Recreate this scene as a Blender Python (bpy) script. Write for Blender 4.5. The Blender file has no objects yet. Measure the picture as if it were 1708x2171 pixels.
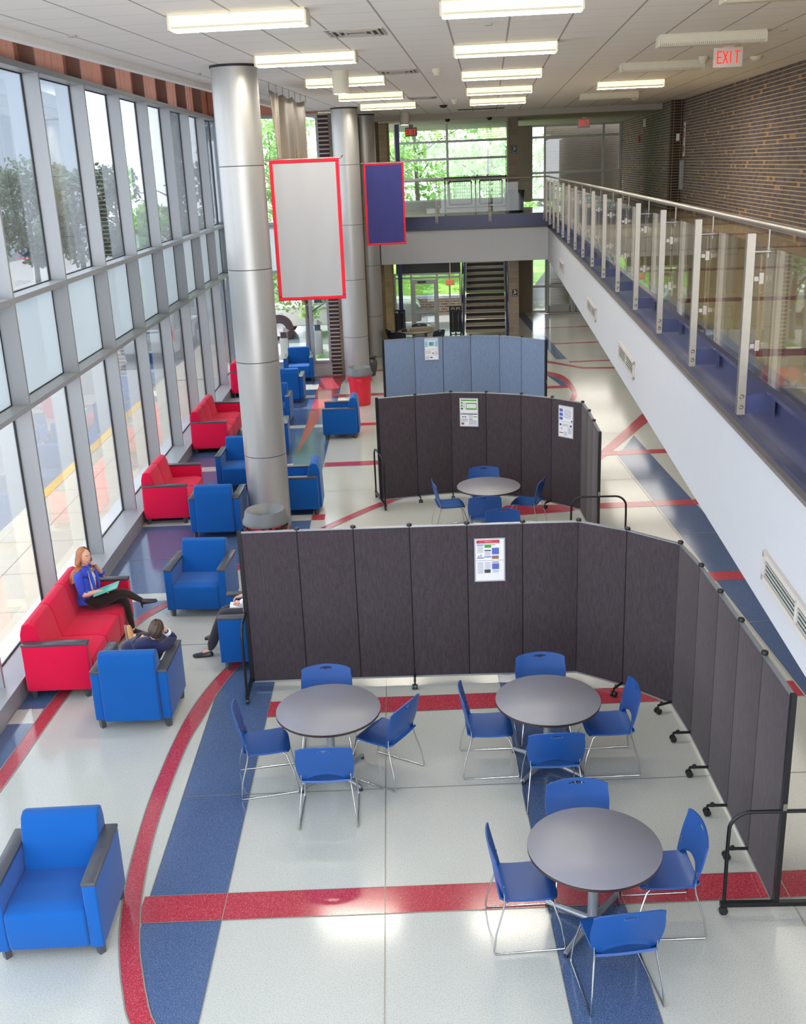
import bpy, bmesh, math, random
from mathutils import Vector, Matrix, Quaternion
from math import sin, cos, pi, radians, atan2, sqrt
random.seed(7)
S = bpy.context.scene
COL = S.collection

# ---------------------------------------------------------------- camera
PITCH, ROLL, FPX, CAMZ = 0.3195, -0.0405, 2211.06, 5.9
cp, sp, cr, sr = cos(PITCH), sin(PITCH), cos(ROLL), sin(ROLL)
base = Matrix(((1, 0, 0), (0, -sp, -cp), (0, cp, -sp)))
RM = Matrix(((cr, -sr, 0), (sr, cr, 0), (0, 0, 1))) @ base
cam = bpy.data.cameras.new('camera')
camo = bpy.data.objects.new('camera', cam)
COL.objects.link(camo)
mw = Matrix.Identity(4)
for i in range(3):
    mw[i][0], mw[i][1], mw[i][2] = RM[0][i], -RM[1][i], -RM[2][i]
mw[2][3] = CAMZ
camo.matrix_world = mw
cam.sensor_fit = 'VERTICAL'
cam.sensor_height = 24.0
cam.lens = FPX * 24.0 / 2171.0
cam.clip_start, cam.clip_end = 0.05, 600
S.camera = camo

# ---------------------------------------------------------------- light
EXPOSURE = 1.22
SKY_STRENGTH = 1.75
SUN_STRENGTH = 3.6
LAMP_STRENGTH = 0.62
STRIP_FILL = 40.0
PANEL_FILL = 1.1
S.view_settings.view_transform = 'Standard'
S.view_settings.look = 'None'
S.view_settings.gamma = 1.0
S.view_settings.use_curve_mapping = False
S.view_settings.exposure = EXPOSURE
S.cycles.use_denoising = True
S.cycles.max_bounces = 10
S.cycles.diffuse_bounces = 5
S.cycles.glossy_bounces = 4
S.cycles.transparent_max_bounces = 24
S.cycles.transmission_bounces = 4
S.cycles.sample_clamp_indirect = 6.0
S.cycles.caustics_reflective = False
S.cycles.caustics_refractive = False
w = bpy.data.worlds.new('sky')
S.world = w
w.use_nodes = True
nt = w.node_tree
nt.nodes.clear()
wo = nt.nodes.new('ShaderNodeOutputWorld')
bg = nt.nodes.new('ShaderNodeBackground')
tc = nt.nodes.new('ShaderNodeTexCoord')
sx = nt.nodes.new('ShaderNodeSeparateXYZ')
rp = nt.nodes.new('ShaderNodeValToRGB')
nt.links.new(tc.outputs['Generated'], sx.inputs[0])
nt.links.new(sx.outputs['Z'], rp.inputs[0])
rp.color_ramp.elements[0].position = 0.0
rp.color_ramp.elements[0].color = (0.97, 0.98, 1.0, 1)
rp.color_ramp.elements[1].position = 0.7
rp.color_ramp.elements[1].color = (0.78, 0.87, 1.0, 1)
nt.links.new(rp.outputs[0], bg.inputs[0])
bg.inputs[1].default_value = SKY_STRENGTH
nt.links.new(bg.outputs[0], wo.inputs[0])
sl = bpy.data.lights.new('sun', 'SUN')
sl.energy = SUN_STRENGTH
sl.angle = 0.009
sl.color = (1.0, 0.95, 0.87)
so = bpy.data.objects.new('sun', sl)
COL.objects.link(so)
so.location = (-10, 60, 60)
so.rotation_euler = Vector((0.13, -0.72, -0.95)).to_track_quat('-Z', 'Y').to_euler()

# ---------------------------------------------------------------- hall frame (the roof grid is turned 5 degrees from the floor grid)
HA = 0.0903
HN = Vector((cos(HA), -sin(HA), 0))
HD = Vector((sin(HA), cos(HA), 0))
def H(u, v, z=0.0):
    return HN * u + HD * v + Vector((0, 0, z))

# ---------------------------------------------------------------- materials
class NT:
    def __init__(s, name):
        s.m = bpy.data.materials.new(name)
        s.m.use_nodes = True
        s.t = s.m.node_tree
        s.b = s.t.nodes['Principled BSDF']
        s.out = s.t.nodes['Material Output']
    def n(s, typ, **kw):
        x = s.t.nodes.new('ShaderNode' + typ)
        for k, v in kw.items():
            setattr(x, k, v)
        return x
    def l(s, a, b):
        s.t.links.new(a, b)
    def setv(s, sock, v):
        if isinstance(v, (int, float)):
            sock.default_value = v
        elif isinstance(v, tuple):
            sock.default_value = v if len(v) == 4 or len(sock.default_value) == 3 else v + (1,)
        else:
            s.l(v, sock)
    def math(s, op, a, b=0.0, c=0.0):
        x = s.n('Math', operation=op)
        for i, v in enumerate((a, b, c)):
            s.setv(x.inputs[i], v)
        return x.outputs[0]
    def mix(s, f, a, b):
        x = s.n('Mix', data_type='RGBA')
        s.setv(x.inputs[0], f)
        s.setv(x.inputs[6], a)
        s.setv(x.inputs[7], b)
        return x.outputs[2]
    def coord(s):
        x = s.n('TexCoord')
        return x.outputs['Object']
    def xyz(s, v):
        x = s.n('SeparateXYZ')
        s.l(v, x.inputs[0])
        return x.outputs
    def noise(s, v, scale, detail=2.0, rough=0.5):
        x = s.n('TexNoise')
        s.l(v, x.inputs['Vector'])
        x.inputs['Scale'].default_value = scale
        x.inputs['Detail'].default_value = detail
        x.inputs['Roughness'].default_value = rough
        return x.outputs['Fac']
    def white(s, a, b):
        c = s.n('CombineXYZ')
        s.setv(c.inputs[0], a)
        s.setv(c.inputs[1], b)
        x = s.n('TexWhiteNoise', noise_dimensions='2D')
        s.l(c.outputs[0], x.inputs['Vector'])
        return x.outputs['Value']
    def ramp(s, f, p0, p1, c0=(0, 0, 0, 1), c1=(1, 1, 1, 1)):
        x = s.n('ValToRGB')
        s.l(f, x.inputs[0])
        e = x.color_ramp.elements
        e[0].position, e[1].position = p0, p1
        e[0].color, e[1].color = c0, c1
        return x.outputs[0]
    def scaled(s, v, sc):
        x = s.n('Mapping')
        s.l(v, x.inputs[0])
        x.inputs['Scale'].default_value = sc
        return x.outputs[0]
    def bump(s, h, strength, dist=0.01):
        x = s.n('Bump')
        x.inputs['Strength'].default_value = strength
        x.inputs['Distance'].default_value = dist
        s.l(h, x.inputs['Height'])
        s.l(x.outputs[0], s.b.inputs['Normal'])
    def base(s, col=None, rough=0.5, metal=0.0, spec=None, coat=0.0, sheen=0.0):
        if col is not None:
            s.setv(s.b.inputs['Base Color'], col)
        s.setv(s.b.inputs['Roughness'], rough)
        s.b.inputs['Metallic'].default_value = metal
        if spec is not None:
            s.b.inputs['Specular IOR Level'].default_value = spec
        s.b.inputs['Coat Weight'].default_value = coat
        s.b.inputs['Sheen Weight'].default_value = sheen
        return s.m

def hexc(h):
    v = [int(h[i:i + 2], 16) / 255 for i in (0, 2, 4)]
    return tuple(x / 12.92 if x <= 0.04045 else ((x + 0.055) / 1.055) ** 2.4 for x in v) + (1,)
def vary(c, k):
    return tuple(min(1, x * k) for x in c[:3]) + (1,)
def simple(name, col, rough=0.5, metal=0.0, nz=0.06, scale=6.0, **kw):
    t = NT(name)
    c = hexc(col) if isinstance(col, str) else col
    f = t.noise(t.coord(), scale, 3)
    return t.base(t.mix(f, vary(c, 1 - nz), vary(c, 1 + nz)), rough, metal, **kw)
def fabric(name, col, k=0.16, scale=260, sheen=0.15, rough=0.9):
    t = NT(name)
    c = hexc(col)
    v = t.coord()
    f = t.noise(v, scale, 2)
    g = t.noise(v, 3.0, 2)
    h = t.math('ADD', t.math('MULTIPLY', f, 0.7), t.math('MULTIPLY', g, 0.3))
    t.base(t.mix(h, vary(c, 1 - k), vary(c, 1 + k)), rough, sheen=sheen, spec=0.2)
    t.bump(f, 0.25, 0.002)
    return t.m
def terrazzo(name, col, chip, chip2, amount=0.5, rough=0.13, sc=85):
    t = NT(name)
    v = t.n('NewGeometry').outputs['Position']
    n1 = t.ramp(t.noise(v, sc, 2, 0.7), 0.5, 0.62)
    n2 = t.ramp(t.noise(t.scaled(v, (1, 1.7, 1)), sc * 1.3, 1), 0.6, 0.68)
    big = t.noise(v, 0.8, 3)
    c = hexc(col)
    base_ = t.mix(big, vary(c, 0.93), vary(c, 1.06))
    a = t.mix(t.math('MULTIPLY', n1, amount), base_, hexc(chip))
    b = t.mix(t.math('MULTIPLY', n2, amount), a, hexc(chip2))
    t.base(b, rough, spec=0.5)
    t.l(t.math('ADD', t.math('MULTIPLY', big, 0.10), rough - 0.05), t.b.inputs['Roughness'])
    return t.m
def schlick(t, f0=0.04):
    ge = t.n('NewGeometry')
    dp = t.n('VectorMath', operation='DOT_PRODUCT')
    t.l(ge.outputs['Incoming'], dp.inputs[0]); t.l(ge.outputs['Normal'], dp.inputs[1])
    c = t.math('SUBTRACT', 1.0, t.math('ABSOLUTE', dp.outputs['Value']))
    return t.math('ADD', f0, t.math('MULTIPLY', t.math('POWER', c, 5.0), 1 - f0))
def glass(name, tint=(0.93, 0.97, 0.97), refl=1.0, rough=0.0):
    t = NT(name)
    t.t.nodes.remove(t.b)
    tr = t.n('BsdfTransparent')
    tr.inputs[0].default_value = tint + (1,)
    gl = t.n('BsdfGlossy')
    gl.inputs['Roughness'].default_value = rough
    gl.inputs[0].default_value = (0.95, 0.98, 1, 1)
    mx = t.n('MixShader')
    t.l(t.math('MULTIPLY', schlick(t), refl), mx.inputs[0])
    t.l(tr.outputs[0], mx.inputs[1])
    t.l(gl.outputs[0], mx.inputs[2])
    t.l(mx.outputs[0], t.out.inputs[0])
    return t.m
def frosted(name, col):
    t = NT(name)
    t.t.nodes.remove(t.b)
    d = t.n('BsdfDiffuse')
    d.inputs[0].default_value = hexc(col)
    tl = t.n('BsdfTranslucent')
    tl.inputs[0].default_value = hexc(col)
    gl = t.n('BsdfGlossy')
    gl.inputs['Roughness'].default_value = 0.03
    m1 = t.n('MixShader')
    m1.inputs[0].default_value = 0.72
    t.l(d.outputs[0], m1.inputs[1])
    t.l(tl.outputs[0], m1.inputs[2])
    m2 = t.n('MixShader')
    t.l(schlick(t), m2.inputs[0])
    t.l(m1.outputs[0], m2.inputs[1])
    t.l(gl.outputs[0], m2.inputs[2])
    t.l(m2.outputs[0], t.out.inputs[0])
    return t.m
def emit(name, col, strength):
    t = NT(name)
    c = hexc(col) if isinstance(col, str) else col
    t.base(c, 0.4)
    t.b.inputs['Emission Color'].default_value = c
    t.b.inputs['Emission Strength'].default_value = strength
    return t.m
def masonry(name, bw, bh, joint, c1, c2, cj, cvj, odd=None, odd_p=0.96, stagger=0.5, vj=None, rough=0.75):
    """bricks on a wall: along = object x + y, up = object z"""
    t = NT(name)
    x, y, z = t.xyz(t.coord())
    s = t.math('DIVIDE', t.math('ADD', x, y), bw)
    r = t.math('DIVIDE', z, bh)
    row = t.math('FLOOR', r)
    s2 = t.math('ADD', s, t.math('MULTIPLY', t.math('MODULO', row, 2.0), stagger))
    cell = t.math('FLOOR', s2)
    rnd = t.white(cell, row)
    col = t.mix(rnd, hexc(c1), hexc(c2))
    if odd:
        o = t.math('GREATER_THAN', t.white(t.math('ADD', cell, 31.7), row), odd_p)
        col = t.mix(o, col, hexc(odd))
    vjm = t.math('LESS_THAN', t.math('FRACT', s2), (vj or joint * bh / bw))
    col = t.mix(vjm, col, hexc(cvj))
    hj = t.math('LESS_THAN', t.math('FRACT', r), joint)
    col = t.mix(hj, col, hexc(cj))
    nz = t.noise(t.coord(), 30, 2)
    col = t.mix(t.math('MULTIPLY', nz, 0.25), col, (0.02, 0.018, 0.016, 1))
    t.base(col, rough, spec=0.3)
    return t.m

M = {}
M['cream'] = terrazzo('terrazzo_cream', 'b6b7b0', '888880', 'cdccc4', 0.45, 0.13, 90)
M['blue_t'] = terrazzo('terrazzo_blue', '4a5d80', '293a5a', '879dc2', 0.75, 0.11, 95)
M['red_t'] = terrazzo('terrazzo_red', 'a83442', '7a1e2a', 'd88d96', 0.65, 0.13, 95)
M['grout'] = simple('brass_strip', '8f8a7d', 0.35, 0.3)
M['tan_t'] = terrazzo('terrazzo_tan', 'b3a37c', '8d7f5f', 'c8ba96', 0.4, 0.12, 60)
M['darkred_t'] = terrazzo('terrazzo_dark_red', '6e2019', '4d1410', '8a3c30', 0.5, 0.12, 70)
M['black_t'] = terrazzo('terrazzo_charcoal', '34363c', '1f2024', '50525a', 0.6, 0.12, 70)
M['white'] = simple('white_paint', 'b9bcc2', 0.6, nz=0.02)
M['bright_trim'] = simple('bright_white_trim', 'ecebe8', 0.5)
M['alu'] = simple('silver_aluminium', 'a3a5a8', 0.38, 0.25, nz=0.03)
M['alu_dark'] = simple('shadow_gap_rubber', '1d2126', 0.6)
def column_mat():
    t = NT('brushed_column_metal')
    v = t.coord()
    f = t.noise(t.scaled(v, (60, 60, 3)), 4, 2)
    t.base(t.mix(f, hexc('a9a9a7'), hexc('b9b9b8')), 0.36, 0.55)
    t.b.inputs['Anisotropic'].default_value = 0.3
    return t.m
M['column'] = column_mat()
M['steel'] = simple('brushed_stainless_steel', '8f8880', 0.36, 0.85, nz=0.08, scale=20)
M['chrome'] = simple('chrome', 'c9cbcd', 0.12, 1.0, nz=0.02)
M['black_metal'] = simple('black_metal', '191a1d', 0.4, 0.3)
M['navy_steel'] = simple('navy_painted_steel', '30365a', 0.28, 0.1, nz=0.10, scale=3)
M['ledge'] = simple('grey_brown_ledge', '6d6663', 0.5)
M['copper'] = simple('copper_panel', 'b97d66', 0.42, 0.35, nz=0.08, scale=2)
M['copper_dark'] = simple('brown_metal_panel', '8d685b', 0.5, 0.2, nz=0.05)
M['glass'] = glass('clear_glass', (0.87, 0.90, 0.925), 1.7)
M['glass_green'] = glass('greenish_rail_glass', (0.95, 0.975, 0.955), 0.65)
M['frost'] = frosted('frosted_glass', 'cdd5d9')
def ceil_mat():
    t = NT('ceiling_tiles')
    x, y, z = t.xyz(t.coord())
    fx = t.math('FRACT', t.math('DIVIDE', t.math('ADD', x, 40.0 * 0.716 + 0.465), 0.716))
    fy = t.math('FRACT', t.math('DIVIDE', y, 0.713))
    lx = t.math('LESS_THAN', fx, 0.034)
    ly = t.math('LESS_THAN', fy, 0.018)
    sp_ = t.noise(t.coord(), 120, 2)
    c = t.mix(sp_, hexc('e6e3de'), hexc('efece8'))
    c = t.mix(ly, c, hexc('c6c0b9'))
    c = t.mix(lx, c, hexc('a8a29c'))
    t.base(c, 0.85, spec=0.2)
    return t.m
M['ceiling'] = ceil_mat()
M['gypsum'] = simple('grey_gypsum', 'b8b2aa', 0.8, nz=0.02)
M['brick'] = masonry('dark_brick', 0.215, 0.0795, 0.2, '5a4f50', '74686a', 'cdb896', '7a6e68', 'b5835f', 0.968, 0.5, 0.06)
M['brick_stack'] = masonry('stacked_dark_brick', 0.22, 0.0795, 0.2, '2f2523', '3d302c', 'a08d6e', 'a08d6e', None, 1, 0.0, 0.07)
M['brick_pier'] = masonry('pier_brick', 0.5, 0.115, 0.3, '433339', '4e3c40', 'c9bfae', '4e3c40', None, 1, 0.0, 0.001)
M['block'] = masonry('tan_concrete_block', 0.45, 0.24, 0.045, '8b7b6c', '96877a', 'a99c8d', 'a99c8d', None, 1, 0.5, 0.02)
M['block_dark'] = masonry('brown_concrete_block', 0.45, 0.24, 0.04, '6f5d42', '79664a', '8d7d62', '8d7d62', None, 1, 0.5, 0.02)
M['dark_header'] = simple('dark_grey_panel', '2f3038', 0.6)
M['taupe'] = simple('taupe_paint', '6c6354', 0.7, nz=0.03)
M['brown_room'] = masonry('brown_brick_room', 0.22, 0.09, 0.2, '8a7a6a', '94836f', 'a89885', '8d7d6c', None, 1, 0.5, 0.05)
M['frame_grey'] = simple('grey_door_frame', '9ba09c', 0.4, 0.2)
M['blue_fab'] = fabric('blue_upholstery', '08529c', 0.22)
M['red_fab'] = fabric('red_upholstery', 'd40a3e', 0.14)
M['dark_wood'] = simple('dark_stained_wood', '46474d', 0.27, nz=0.15, scale=14)
M['plastic_blue'] = simple('blue_polypropylene', '17498c', 0.38, nz=0.05, scale=3)
M['plastic_navy'] = simple('black_navy_plastic', '1c2238', 0.4, nz=0.05)
def laminate():
    t = NT('grey_laminate')
    f = t.noise(t.coord(), 160, 2)
    g = t.noise(t.coord(), 2.5, 2)
    t.base(t.mix(t.math('ADD', t.math('MULTIPLY', f, .5), t.math('MULTIPLY', g, .5)), hexc('74737b'), hexc('84838b')), 0.38)
    return t.m
M['laminate'] = laminate()
M['tan_top'] = simple('tan_laminate', '9a8d78', 0.4)
M['edge'] = simple('brown_edge_band', '3b2c2a', 0.45)
M['table_metal'] = simple('grey_table_metal', '9aa0a6', 0.35, 0.6)
def screen_mat(name, a, b):
    t = NT(name)
    v = t.coord()
    f = t.noise(t.scaled(v, (1, 1, 1)), 190, 3, 0.75)
    g = t.noise(t.scaled(v, (6, 6, 1)), 9, 3)
    h = t.math('ADD', t.math('MULTIPLY', f, .75), t.math('MULTIPLY', g, .25))
    t.base(t.mix(t.ramp(h, .35, .65), hexc(a), hexc(b)), 0.95, spec=0.15, sheen=0.1)
    t.bump(f, 0.4, 0.003)
    return t.m
M['screen'] = screen_mat('charcoal_panel_fabric', '302a2e', '52494f')
M['screen_blue'] = screen_mat('slate_blue_panel_fabric', '5d6e89', '8093b2')
M['red_plastic'] = simple('red_bin_plastic', 'e0263a', 0.4, nz=0.04)
M['grey_plastic'] = simple('grey_lid_plastic', '66696c', 0.45, nz=0.04)
M['black_plastic'] = simple('black_plastic', '1b1c1e', 0.45)
M['urn'] = simple('charcoal_glazed_ceramic', '4a4c4b', 0.25, nz=0.15, scale=12)
M['banner_grey'] = fabric('pale_grey_satin', '9fa0a3', 0.05, 90, 0.3, 0.55)
M['banner_navy'] = fabric('navy_satin', '30326f', 0.12, 90, 0.3, 0.55)
M['banner_red'] = fabric('red_satin', 'd4122c', 0.08, 90, 0.3, 0.55)
def drape_mat():
    t = NT('taupe_satin_drape')
    x, y, z = t.xyz(t.coord())
    f = t.noise(t.coord(), 1.2, 2)
    c = t.mix(f, hexc('77695b'), hexc('8b8074'))
    st = t.math('LESS_THAN', t.math('ABSOLUTE', t.math('SUBTRACT', y, 2.55)), 0.10)
    lo = t.math('LESS_THAN', z, -1.0)
    c = t.mix(t.math('MULTIPLY', t.math('MULTIPLY', st, lo), 0.7), c, hexc('8a5a36'))
    t.base(c, 0.38, sheen=0.3)
    return t.m
M['drape'] = drape_mat()
M['paper'] = simple('white_paper', 'e6e7ec', 0.6, nz=0.01)
M['tube'] = emit('lit_lens', (1.0, 0.86, 0.45, 1), LAMP_STRENGTH)
M['fill_strip'] = emit('fill_strip_glow', (1.0, 0.92, 0.78, 1), STRIP_FILL)
M['downlight'] = emit('fill_disc_glow', (1.0, 0.94, 0.84, 1), 110.0)
M['fill_panel'] = emit('fill_panel', (1.0, 0.95, 0.86, 1), PANEL_FILL)
M['fixture'] = simple('cream_fixture_metal', 'ddd8c4', 0.5)
M['exit_red'] = emit('exit_red', (0.9, 0.03, 0.02, 1), 0.35)
def dash_mat():
    t = NT('perforated_strip')
    x, y, z = t.xyz(t.coord())
    d = t.math('LESS_THAN', t.math('FRACT', t.math('DIVIDE', x, 0.026)), 0.5)
    return t.base(t.mix(d, hexc('e9e7e0'), hexc('a39f98')), 0.5)
M['perforated'] = dash_mat()
M['exit_white'] = simple('exit_sign_white', 'e8e2da', 0.5)
M['exit_grey'] = simple('exit_sign_grey', '777a72', 0.5)
M['exit_tan'] = simple('exit_sign_tan', 'cdb883', 0.5)
def ink(name, c, r=0.6):
    return simple(name, c, r, nz=0.02)
M['ink_red'] = ink('ink_red', 'c23a48'); M['ink_blue'] = ink('ink_blue', '5565b8'); M['ink_green'] = ink('ink_green', '4e9a3a')
M['ink_grey'] = ink('ink_grey', 'a9abb3'); M['ink_dark'] = ink('ink_dark', '3d3f48'); M['ink_sky'] = ink('ink_sky', '86b9d8')
M['ink_brown'] = ink('ink_brown', '8d6f5c'); M['ink_white'] = ink('ink_white', 'f0f0f0')
# people
M['skin'] = simple('skin', 'd9a58c', 0.55, nz=0.04)
M['hair_auburn'] = simple('auburn_hair', 'a5673a', 0.45, nz=0.3, scale=40)
M['hair_dark'] = simple('dark_brown_hair', '4b3b31', 0.5, nz=0.35, scale=40)
M['blazer'] = fabric('royal_blue_blazer', '3a4fc0', 0.1, 120)
M['blouse'] = fabric('cream_blouse', 'dcd3c2', 0.05, 120)
M['trousers'] = fabric('black_trousers', '2c2622', 0.15, 160)
M['slacks'] = fabric('charcoal_trousers', '37343c', 0.15, 160)
M['navy_suit'] = fabric('navy_jacket', '2b2e52', 0.15, 160)
M['shoe_black'] = simple('black_leather', '25252b', 0.3)
M['shoe_tan'] = simple('tan_leather', 'b98a58', 0.5)
M['teal'] = simple('teal_folder', '58b3a4', 0.4)
M['lip'] = simple('lips', 'b85e5a', 0.5)
M['gold'] = simple('gold_metal', 'c08a4a', 0.3, 0.8)
# outside
M['asphalt'] = simple('asphalt', '858381', 0.9, nz=0.12, scale=30)
M['paving'] = masonry('pale_paving', 1.6, 1.6, 0.012, 'd9d2c4', 'e2dccf', 'a89b85', 'a89b85', None, 1, 0.0, 0.012)
def paving_mat():
    t = NT('pale_paving_slabs')
    x, y, z = t.xyz(t.coord())
    fy = t.math('LESS_THAN', t.math('FRACT', t.math('DIVIDE', y, 1.55)), 0.014)
    fx = t.math('LESS_THAN', t.math('FRACT', t.math('DIVIDE', x, 1.6)), 0.014)
    f = t.noise(t.coord(), 3, 4)
    c = t.mix(f, hexc('a89d8a'), hexc('b8ad99'))
    c = t.mix(t.math('MAXIMUM', fx, fy), c, hexc('7f735f'))
    return t.base(c, 0.85)
M['paving'] = paving_mat()
M['yellow'] = simple('yellow_kerb_paint', 'c09a45', 0.8)
M['lawn'] = simple('mown_lawn', '7fae2f', 0.9, nz=0.3, scale=8)
M['buff_brick'] = masonry('buff_brick', 0.30, 0.105, 0.35, '7f6a64', '93786a', 'd8b692', 'd8b692', None, 1, 0.5, 0.1)
M['car_white'] = simple('white_car_paint', 'ddd9d0', 0.25, nz=0.02, coat=0.6)
M['car_grey'] = simple('silver_car_paint', 'aeb0ae', 0.25, 0.3, nz=0.03, coat=0.6)
M['car_glass'] = simple('tinted_car_glass', '3d444c', 0.08)
M['rubber'] = simple('tyre_rubber', '3c3c3e', 0.8)
M['tail_red'] = simple('tail_light_red', 'c8323a', 0.3)
M['bark'] = simple('bark', '6b6258', 0.9, nz=0.3, scale=20)
def leaf_mat(name, a, b):
    t = NT(name)
    f = t.noise(t.coord(), 1.6, 3)
    rn = t.n('ObjectInfo')
    c = t.mix(t.ramp(f, .35, .65), hexc(a), hexc(b))
    t.base(c, 0.6, spec=0.25)
    tl = t.n('BsdfTranslucent')
    t.l(c, tl.inputs[0])
    mx = t.n('MixShader')
    mx.inputs[0].default_value = 0.4
    t.l(t.b.outputs[0], mx.inputs[1])
    t.l(tl.outputs[0], mx.inputs[2])
    t.l(mx.outputs[0], t.out.inputs[0])
    return t.m
M['leaf'] = leaf_mat('green_leaves', '7fae5c', 'c3de97')
M['leaf_dark'] = leaf_mat('conifer_needles', '5f6d60', '84917d')
M['building'] = simple('grey_blue_backdrop', '9aa3ad', 0.8)
M['bollard'] = simple('bollard_concrete', 'c6c2ba', 0.7)

# ---------------------------------------------------------------- mesh building
def smooth_path(pts, n=6):
    pts = [Vector(p) for p in pts]
    P = [pts[0] * 2 - pts[1]] + pts + [pts[-1] * 2 - pts[-2]]
    out = []
    for i in range(1, len(P) - 2):
        for k in range(n):
            t = k / n
            a, b, c, d = P[i - 1], P[i], P[i + 1], P[i + 2]
            out.append(.5 * ((2 * b) + (c - a) * t + (2 * a - 5 * b + 4 * c - d) * t * t + (3 * b - a - 3 * c + d) * t ** 3))
    return out + [pts[-1]]
def smooth_radii(rs, n=6):
    out = []
    for a, b in zip(rs, rs[1:]):
        out += [a + (b - a) * k / n for k in range(n)]
    return out + [rs[-1]]
class MB:
    def __init__(s):
        s.v, s.f, s.mi, s.sm = [], [], [], []
    def add(s, vs, fs, mi=0, smooth=False):
        o = len(s.v)
        s.v += [tuple(p) for p in vs]
        for f in fs:
            s.f.append(tuple(i + o for i in f)); s.mi.append(mi); s.sm.append(smooth)
        return s
    def box(s, c, d, mi=0, rz=0.0, rx=0.0, ry=0.0):
        R = Matrix.Rotation(rz, 3, 'Z') @ Matrix.Rotation(ry, 3, 'Y') @ Matrix.Rotation(rx, 3, 'X')
        vs = []
        for k in (-1, 1):
            for j in (-1, 1):
                for i in (-1, 1):
                    vs.append(Vector(c) + R @ Vector((i * d[0] / 2, j * d[1] / 2, k * d[2] / 2)))
        return s.add(vs, [(0, 2, 3, 1), (4, 5, 7, 6), (0, 1, 5, 4), (2, 6, 7, 3), (0, 4, 6, 2), (1, 3, 7, 5)], mi)
    def mm(s, a, b, mi=0):
        return s.box([(a[i] + b[i]) / 2 for i in range(3)], [abs(b[i] - a[i]) for i in range(3)], mi)
    def hbox(s, u, v, z, mi=0):
        """box in hall coordinates from ranges"""
        c = H((u[0] + u[1]) / 2, (v[0] + v[1]) / 2, (z[0] + z[1]) / 2)
        return s.box(c, (abs(u[1] - u[0]), abs(v[1] - v[0]), abs(z[1] - z[0])), mi, -HA)
    def bm(s, b, mi=0, smooth=True):
        b.verts.ensure_lookup_table()
        b.verts.index_update()
        s.add([v.co for v in b.verts], [[v.index for v in f.verts] for f in b.faces], mi, smooth)
        b.free()
        return s
    def rbox(s, c, d, r=0.03, seg=3, mi=0, rz=0.0, rx=0.0, ry=0.0):
        b = bmesh.new()
        bmesh.ops.create_cube(b, size=1)
        for v in b.verts:
            v.co = Vector((v.co.x * d[0], v.co.y * d[1], v.co.z * d[2]))
        bmesh.ops.bevel(b, geom=b.edges[:], offset=min(r, min(d) * 0.49), segments=seg, profile=0.6, affect='EDGES')
        R = Matrix.Rotation(rz, 3, 'Z') @ Matrix.Rotation(ry, 3, 'Y') @ Matrix.Rotation(rx, 3, 'X')
        for v in b.verts:
            v.co = R @ v.co + Vector(c)
        return s.bm(b, mi)
    def cyl(s, p0, p1, r0, r1=None, seg=16, mi=0, caps=True):
        r1 = r0 if r1 is None else r1
        p0, p1 = Vector(p0), Vector(p1)
        q = (p1 - p0).to_track_quat('Z', 'Y')
        vs = []
        for p, r in ((p0, r0), (p1, r1)):
            for k in range(seg):
                a = 2 * pi * k / seg
                vs.append(p + q @ Vector((r * cos(a), r * sin(a), 0)))
        s.add(vs, [(k, (k + 1) % seg, seg + (k + 1) % seg, seg + k) for k in range(seg)], mi, True)
        if caps:
            o = len(s.v) - 2 * seg
            for f in (tuple(o + k for k in range(seg))[::-1], tuple(o + seg + k for k in range(seg))):
                s.f.append(f); s.mi.append(mi); s.sm.append(False)
        return s
    def tube(s, pts, r, seg=8, mi=0, closed=False):
        pts = [Vector(p) for p in pts]
        n = len(pts)
        rs = r if isinstance(r, (list, tuple)) else [r] * n
        vs, up = [], None
        for i, p in enumerate(pts):
            a = pts[max(i - 1, 0)]; b = pts[min(i + 1, n - 1)]
            t = (b - a).normalized()
            if up is None:
                up = Vector((0, 0, 1)) if abs(t.z) < 0.9 else Vector((1, 0, 0))
            x = t.cross(up).normalized()
            up = x.cross(t).normalized()
            for k in range(seg):
                an = 2 * pi * k / seg
                vs.append(p + (x * cos(an) + up * sin(an)) * rs[i])
        fs = []
        for i in range(n - 1):
            for k in range(seg):
                fs.append((i * seg + k, i * seg + (k + 1) % seg, (i + 1) * seg + (k + 1) % seg, (i + 1) * seg + k))
        s.add(vs, fs, mi, True)
        o = len(s.v) - len(vs)
        for f in (tuple(o + k for k in range(seg))[::-1], tuple(o + len(vs) - seg + k for k in range(seg))):
            s.f.append(f); s.mi.append(mi); s.sm.append(False)
        return s
    def lathe(s, prof, c=(0, 0, 0), seg=24, mi=0):
        vs = []
        for r, z in prof:
            for k in range(seg):
                a = 2 * pi * k / seg
                vs.append((c[0] + r * cos(a), c[1] + r * sin(a), c[2] + z))
        fs = []
        for i in range(len(prof) - 1):
            for k in range(seg):
                fs.append((i * seg + k, i * seg + (k + 1) % seg, (i + 1) * seg + (k + 1) % seg, (i + 1) * seg + k))
        return s.add(vs, fs, mi, True)
    def prism(s, poly, z0, z1, mi=0):
        n = len(poly)
        vs = [(x, y, z0) for x, y in poly] + [(x, y, z1) for x, y in poly]
        fs = [tuple(range(n))[::-1], tuple(range(n, 2 * n))] + [(k, (k + 1) % n, n + (k + 1) % n, n + k) for k in range(n)]
        return s.add(vs, fs, mi)
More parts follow.
